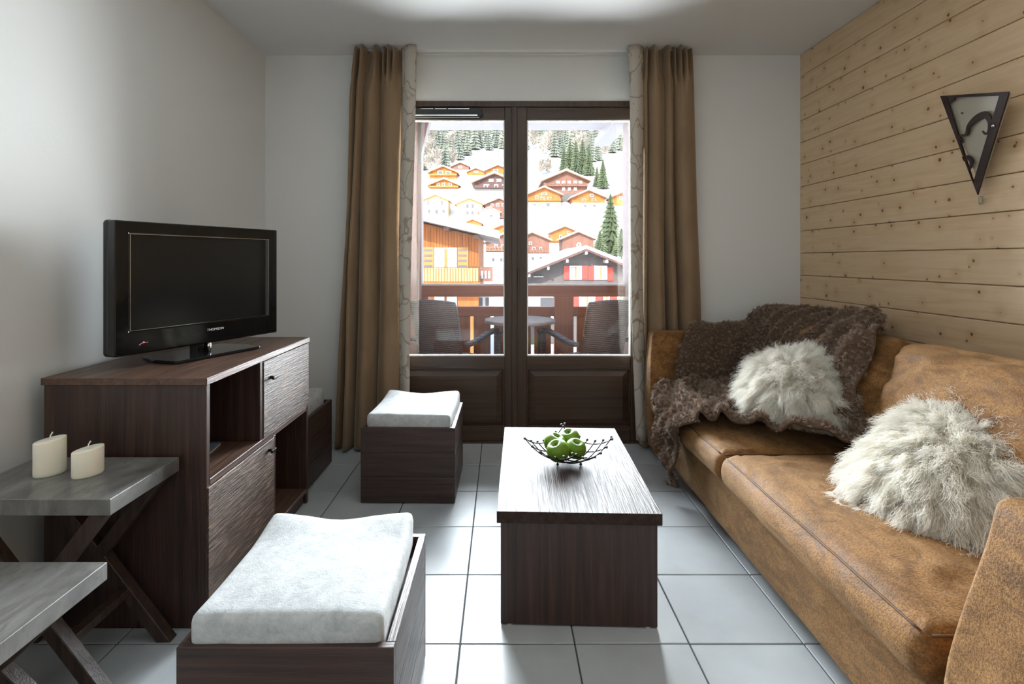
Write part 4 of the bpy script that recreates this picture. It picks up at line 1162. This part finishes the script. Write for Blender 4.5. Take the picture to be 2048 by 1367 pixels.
for a, b in ((872, 889), (895, 912)): nbx('pane', M_WINPALE, a, b, 498, 536, -.13, -.09, win)
nbx('mullion', M_WINOR, 889, 895, 497, 536, -.15, -.09, win)
for a, b in ((848, 868), (916, 937)):
    sh = nbx('shutter', M_SHUT_O, a, b, 494, 536, -.12, .0)
    for i in range(4): nbx('stripe', M_SHUT_G, a + 1, b - 3, 498 + i * 10.5, 502 + i * 10.5, -.14, -.11, sh)
bb = nbx('balcony', M_CH_NEAR, 600, 962, 562, 566, -1.3, 0)
nbx('handrail', M_TVMATT, 600, 962, 533, 534, -1.3, -1.24, bb)
for k in range(22):
    p0 = 846 + k * 5.4
    if p0 < 958: nbx('slat', M_BALY, p0, p0 + 4.0, 535, 561, -1.27, -1.22, bb)
nbx('balcony_return', M_CH_BROWN, 961, 986, 533, 562, -.6, -.4)
for a in (963, 970, 977): nbx('window_light', M_WINPALE, a, a + 4, 541, 556, -.65, -.58)
for a, b in ((869, 889), (894, 914)): nbx('window', M_WINPALE, a, b, 592, 630, -.1, 0)
nbx('lower_wall', M_CH_WHITE, 938, 1010, 590, 660, 1.0, 3.0)
nbx('window', M_WINP, 955, 964, 597, 614, .9, 1.05); nbx('window', M_WINP, 970, 977, 597, 614, .9, 1.05)

# near chalet with red shutters
dR = 45.0
rb = thing('chalet', 'near dark chalet with red shutters and white purlin ends', 'house', ((1168 - CX) * dR / F, dR, -6.2))
def RX(px): return (px - CX) * dR / F
def RZ(py): return H - (py - CY) * dR / F
def rbx(name, m, p0, p1, q0, q1, y0, y1, par=None, **kw): return MB().box(RX(p0), RX(p1), dR + y0, dR + y1, RZ(q1), RZ(q0)).build(name, m, par or rb, world=True, **kw)
MB().prism([(RX(1050), dR, -7), (RX(1286), dR, -7), (RX(1286), dR, RZ(548)), (RX(1168), dR, RZ(501)), (RX(1050), dR, RZ(548))], (0, 11, 0)).build('wall', M_CH_GREY, rb, world=True)
for s, e in ((-1, 1034), (1, 1302)):
    MB().prism([(RX(1168), dR - 1.4, RZ(498)), (RX(e), dR - 1.4, RZ(552)), (RX(e), dR - 1.4, RZ(556)), (RX(1168), dR - 1.4, RZ(502))], (0, 14, 0)).build('roof', M_CH_DARK, rb, world=True)
    MB().prism([(RX(1168), dR - 1.3, RZ(491)), (RX(e), dR - 1.3, RZ(544)), (RX(e), dR - 1.3, RZ(552)), (RX(1168), dR - 1.3, RZ(498))], (0, 13.8, 0)).build('roof_snow', M_SNOW, rb, world=True, bevel=.08)
for px, py in ((1168, 505), (1131, 521), (1094, 535), (1057, 549), (1208, 522), (1247, 540)): rbx('purlin_end', M_WINW, px - 2.2, px + 2.2, py - 3, py + 3.5, -1.3, .1)
for q0, q1, ws in ((531, 559, ((1139, 1163), (1188, 1214))), (590, 622, ((1158, 1190), (1206, 1219), (1234, 1248)))):
    for a, b in ws:
        f = rbx('window', M_WINW, a, b, q0, q1, -.12, .02)
        m_ = (a + b) / 2; g = (b - a)
        rbx('pane', M_WINPALE, a + 2.5, m_ - 1.5, q0 + 2.5, q1 - 2, -.15, -.1, f); rbx('pane', M_WINPALE, m_ + 1.5, b - 2.5, q0 + 2.5, q1 - 2, -.15, -.1, f)
        rbx('mullion', M_WINOR, m_ - 1.5, m_ + 1.5, q0 + 2.5, q1 - 2, -.16, -.1, f)
for a, b, q0, q1 in ((1127, 1138.5, 531, 559), (1163.5, 1175, 531, 559), (1176, 1187.5, 532, 560), (1214.5, 1226, 534, 561), (1147, 1157.5, 590, 616), (1190.5, 1204, 590, 616), (1220, 1233, 590, 616)):
    sh = rbx('shutter', M_SHUT_R, a, b, q0, q1, -.12, -.02)
    rbx('shutter_rail', M_SHUT_R, a + .5, b - .5, q1 - 4, q1 - 3, -.15, -.11, sh)
rbx('lower_wall', M_CH_WHITE, 1050, 1112, 588, 640, -.3, .2); w_ = rbx('window', M_WINP, 1080, 1107, 594, 611, -.36, -.28)
rbx('wall_lamp', M_WINW, 1067, 1086, 552, 553.5, -.4, -.02)

# trees
def conifer_mesh(seed, tiers, name, m):
    rg = random.Random(seed); mb = MB()
    for i in range(tiers):
        t = i / tiers; z0 = .08 + .86 * t; r0 = .24 * (1 - t) ** .85 + .015; h_ = .20 * (1 - t * .6)
        n = 11; c = len(mb.v); vs_ = [(0, 0, z0 + h_)]
        for j in range(n * 2):
            a = 2 * PI * j / (n * 2) + i * .7; r = r0 * (rg.uniform(.8, 1.12) if j % 2 == 0 else rg.uniform(.38, .55))
            vs_.append((r * math.cos(a), r * math.sin(a), z0 - .05 * (1 - t) * (1 if j % 2 == 0 else .1)))
        mb.add(vs_, [(0, 1 + j, 1 + (j + 1) % (2 * n)) for j in range(2 * n)])
    me = bpy.data.meshes.new(name); me.from_pydata(mb.v, [], mb.f); me.materials.append(m); return me
def bare_mesh(seed):
    rg = random.Random(seed); mb = MB()
    mb.tube([(0, 0, 0), (.01, 0, .4), (0, .01, .75)], [.014, .009, .004], 5)
    for i in range(260):
        z = rg.uniform(.2, .75); a = rg.uniform(0, 2 * PI); L_ = rg.uniform(.12, .30) * (1.15 - z * .5); el = rg.uniform(.5, 1.25)
        p = Vector((rg.uniform(-.05, .05), rg.uniform(-.05, .05), z)); q = p + Vector((math.cos(a) * math.cos(el), math.sin(a) * math.cos(el), math.sin(el))) * L_
        mb.tube([p, q], [.013, .006], 3, cap=False)
    me = bpy.data.meshes.new('crown'); me.from_pydata(mb.v, [], mb.f); me.materials.append(M_BARE); return me
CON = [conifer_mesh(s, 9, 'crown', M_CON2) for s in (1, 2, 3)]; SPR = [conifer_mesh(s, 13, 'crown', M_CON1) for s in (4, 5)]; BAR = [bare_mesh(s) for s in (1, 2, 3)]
trunk_me = MB().tube([(0, 0, -.05), (0, 0, .3)], [.022, .016], 6); tm_ = bpy.data.meshes.new('trunk'); tm_.from_pydata(trunk_me.v, [], trunk_me.f); tm_.materials.append(M_TRUNK)
def tree(name, me, label, px, base, hpx, group=None, wide=1.0, trunk=True, d=None):
    d = d or hit(px, base); x = (px - CX) * d / F; z = H - (base - CY) * d / F; h_ = hpx * d / F
    t = thing(name, label, 'tree', (x, d, z - .3), random.uniform(0, 6.28), group)
    o = bpy.data.objects.new('crown', me); COL.objects.link(o); o.parent = t; o.scale = (h_ * wide, h_ * wide, h_)
    if trunk:
        o = bpy.data.objects.new('trunk', tm_); COL.objects.link(o); o.parent = t; o.scale = (h_, h_, h_)
LC = 'hazy dark conifer in the forest along the top of the snow slope'; LB = 'pale bare tree in the forest along the top of the snow slope'
edge_x = [800, 850, 890, 930, 945, 1000, 1060, 1085, 1115, 1130, 1190, 1230, 1290]
edge_y = [345, 343, 336, 318, 300, 294, 300, 305, 318, 320, 325, 305, 305]
rg = random.Random(3)
cnt = 0
for row in range(8):
    x = 800 + rg.uniform(0, 12)
    while x < 1290:
        e = interp(x, edge_x, edge_y); b = e - row * 13 + rg.uniform(-5, 5)
        if b > 214:
            bare = rg.random() < (.62 if x < 935 else .35)
            if bare: tree('bare_tree', BAR[rg.randrange(3)], LB, x, b, rg.uniform(42, 60), 'bare trees in the forest', 1.35, False)
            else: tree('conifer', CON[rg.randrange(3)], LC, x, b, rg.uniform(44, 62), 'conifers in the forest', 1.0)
            cnt += 1
        x += rg.uniform(11, 18)
GC = 'dark green conifer in the cluster behind the large brown chalet'
for px, b, hh in ((1128, 348, 62), (1140, 345, 70), (1152, 350, 74), (1165, 349, 76), (1178, 352, 68)): tree('conifer', SPR[px % 2], GC, px, b, hh, 'conifers behind the large chalet', .9)
tree('conifer', SPR[0], 'slender conifer standing alone between the cluster and the curtain', 1206, 378, 66, None, .95)
tree('conifer', SPR[1], 'small conifer leaning against the slender one by the curtain', 1194, 374, 46, None, 1.0)
for px, b, hh in ((1083, 352, 42), (1096, 349, 40)): tree('bare_tree', BAR[px % 3], 'leafless tree at the corner of the large brown chalet', px, b, hh, 'leafless trees by the large chalet', 1.6, False)
tree('spruce', SPR[0], 'big near spruce rising above the red shuttered chalet', 1221, 512, 136, None, 1.0, True, 70)
tree('spruce', SPR[1], 'shorter bushy spruce beside the big near one', 1200, 512, 58, None, 1.6, True, 68)
tree('spruce', SPR[1], 'bushy spruce next to the curtain edge', 1243, 512, 64, None, 1.6, True, 66)
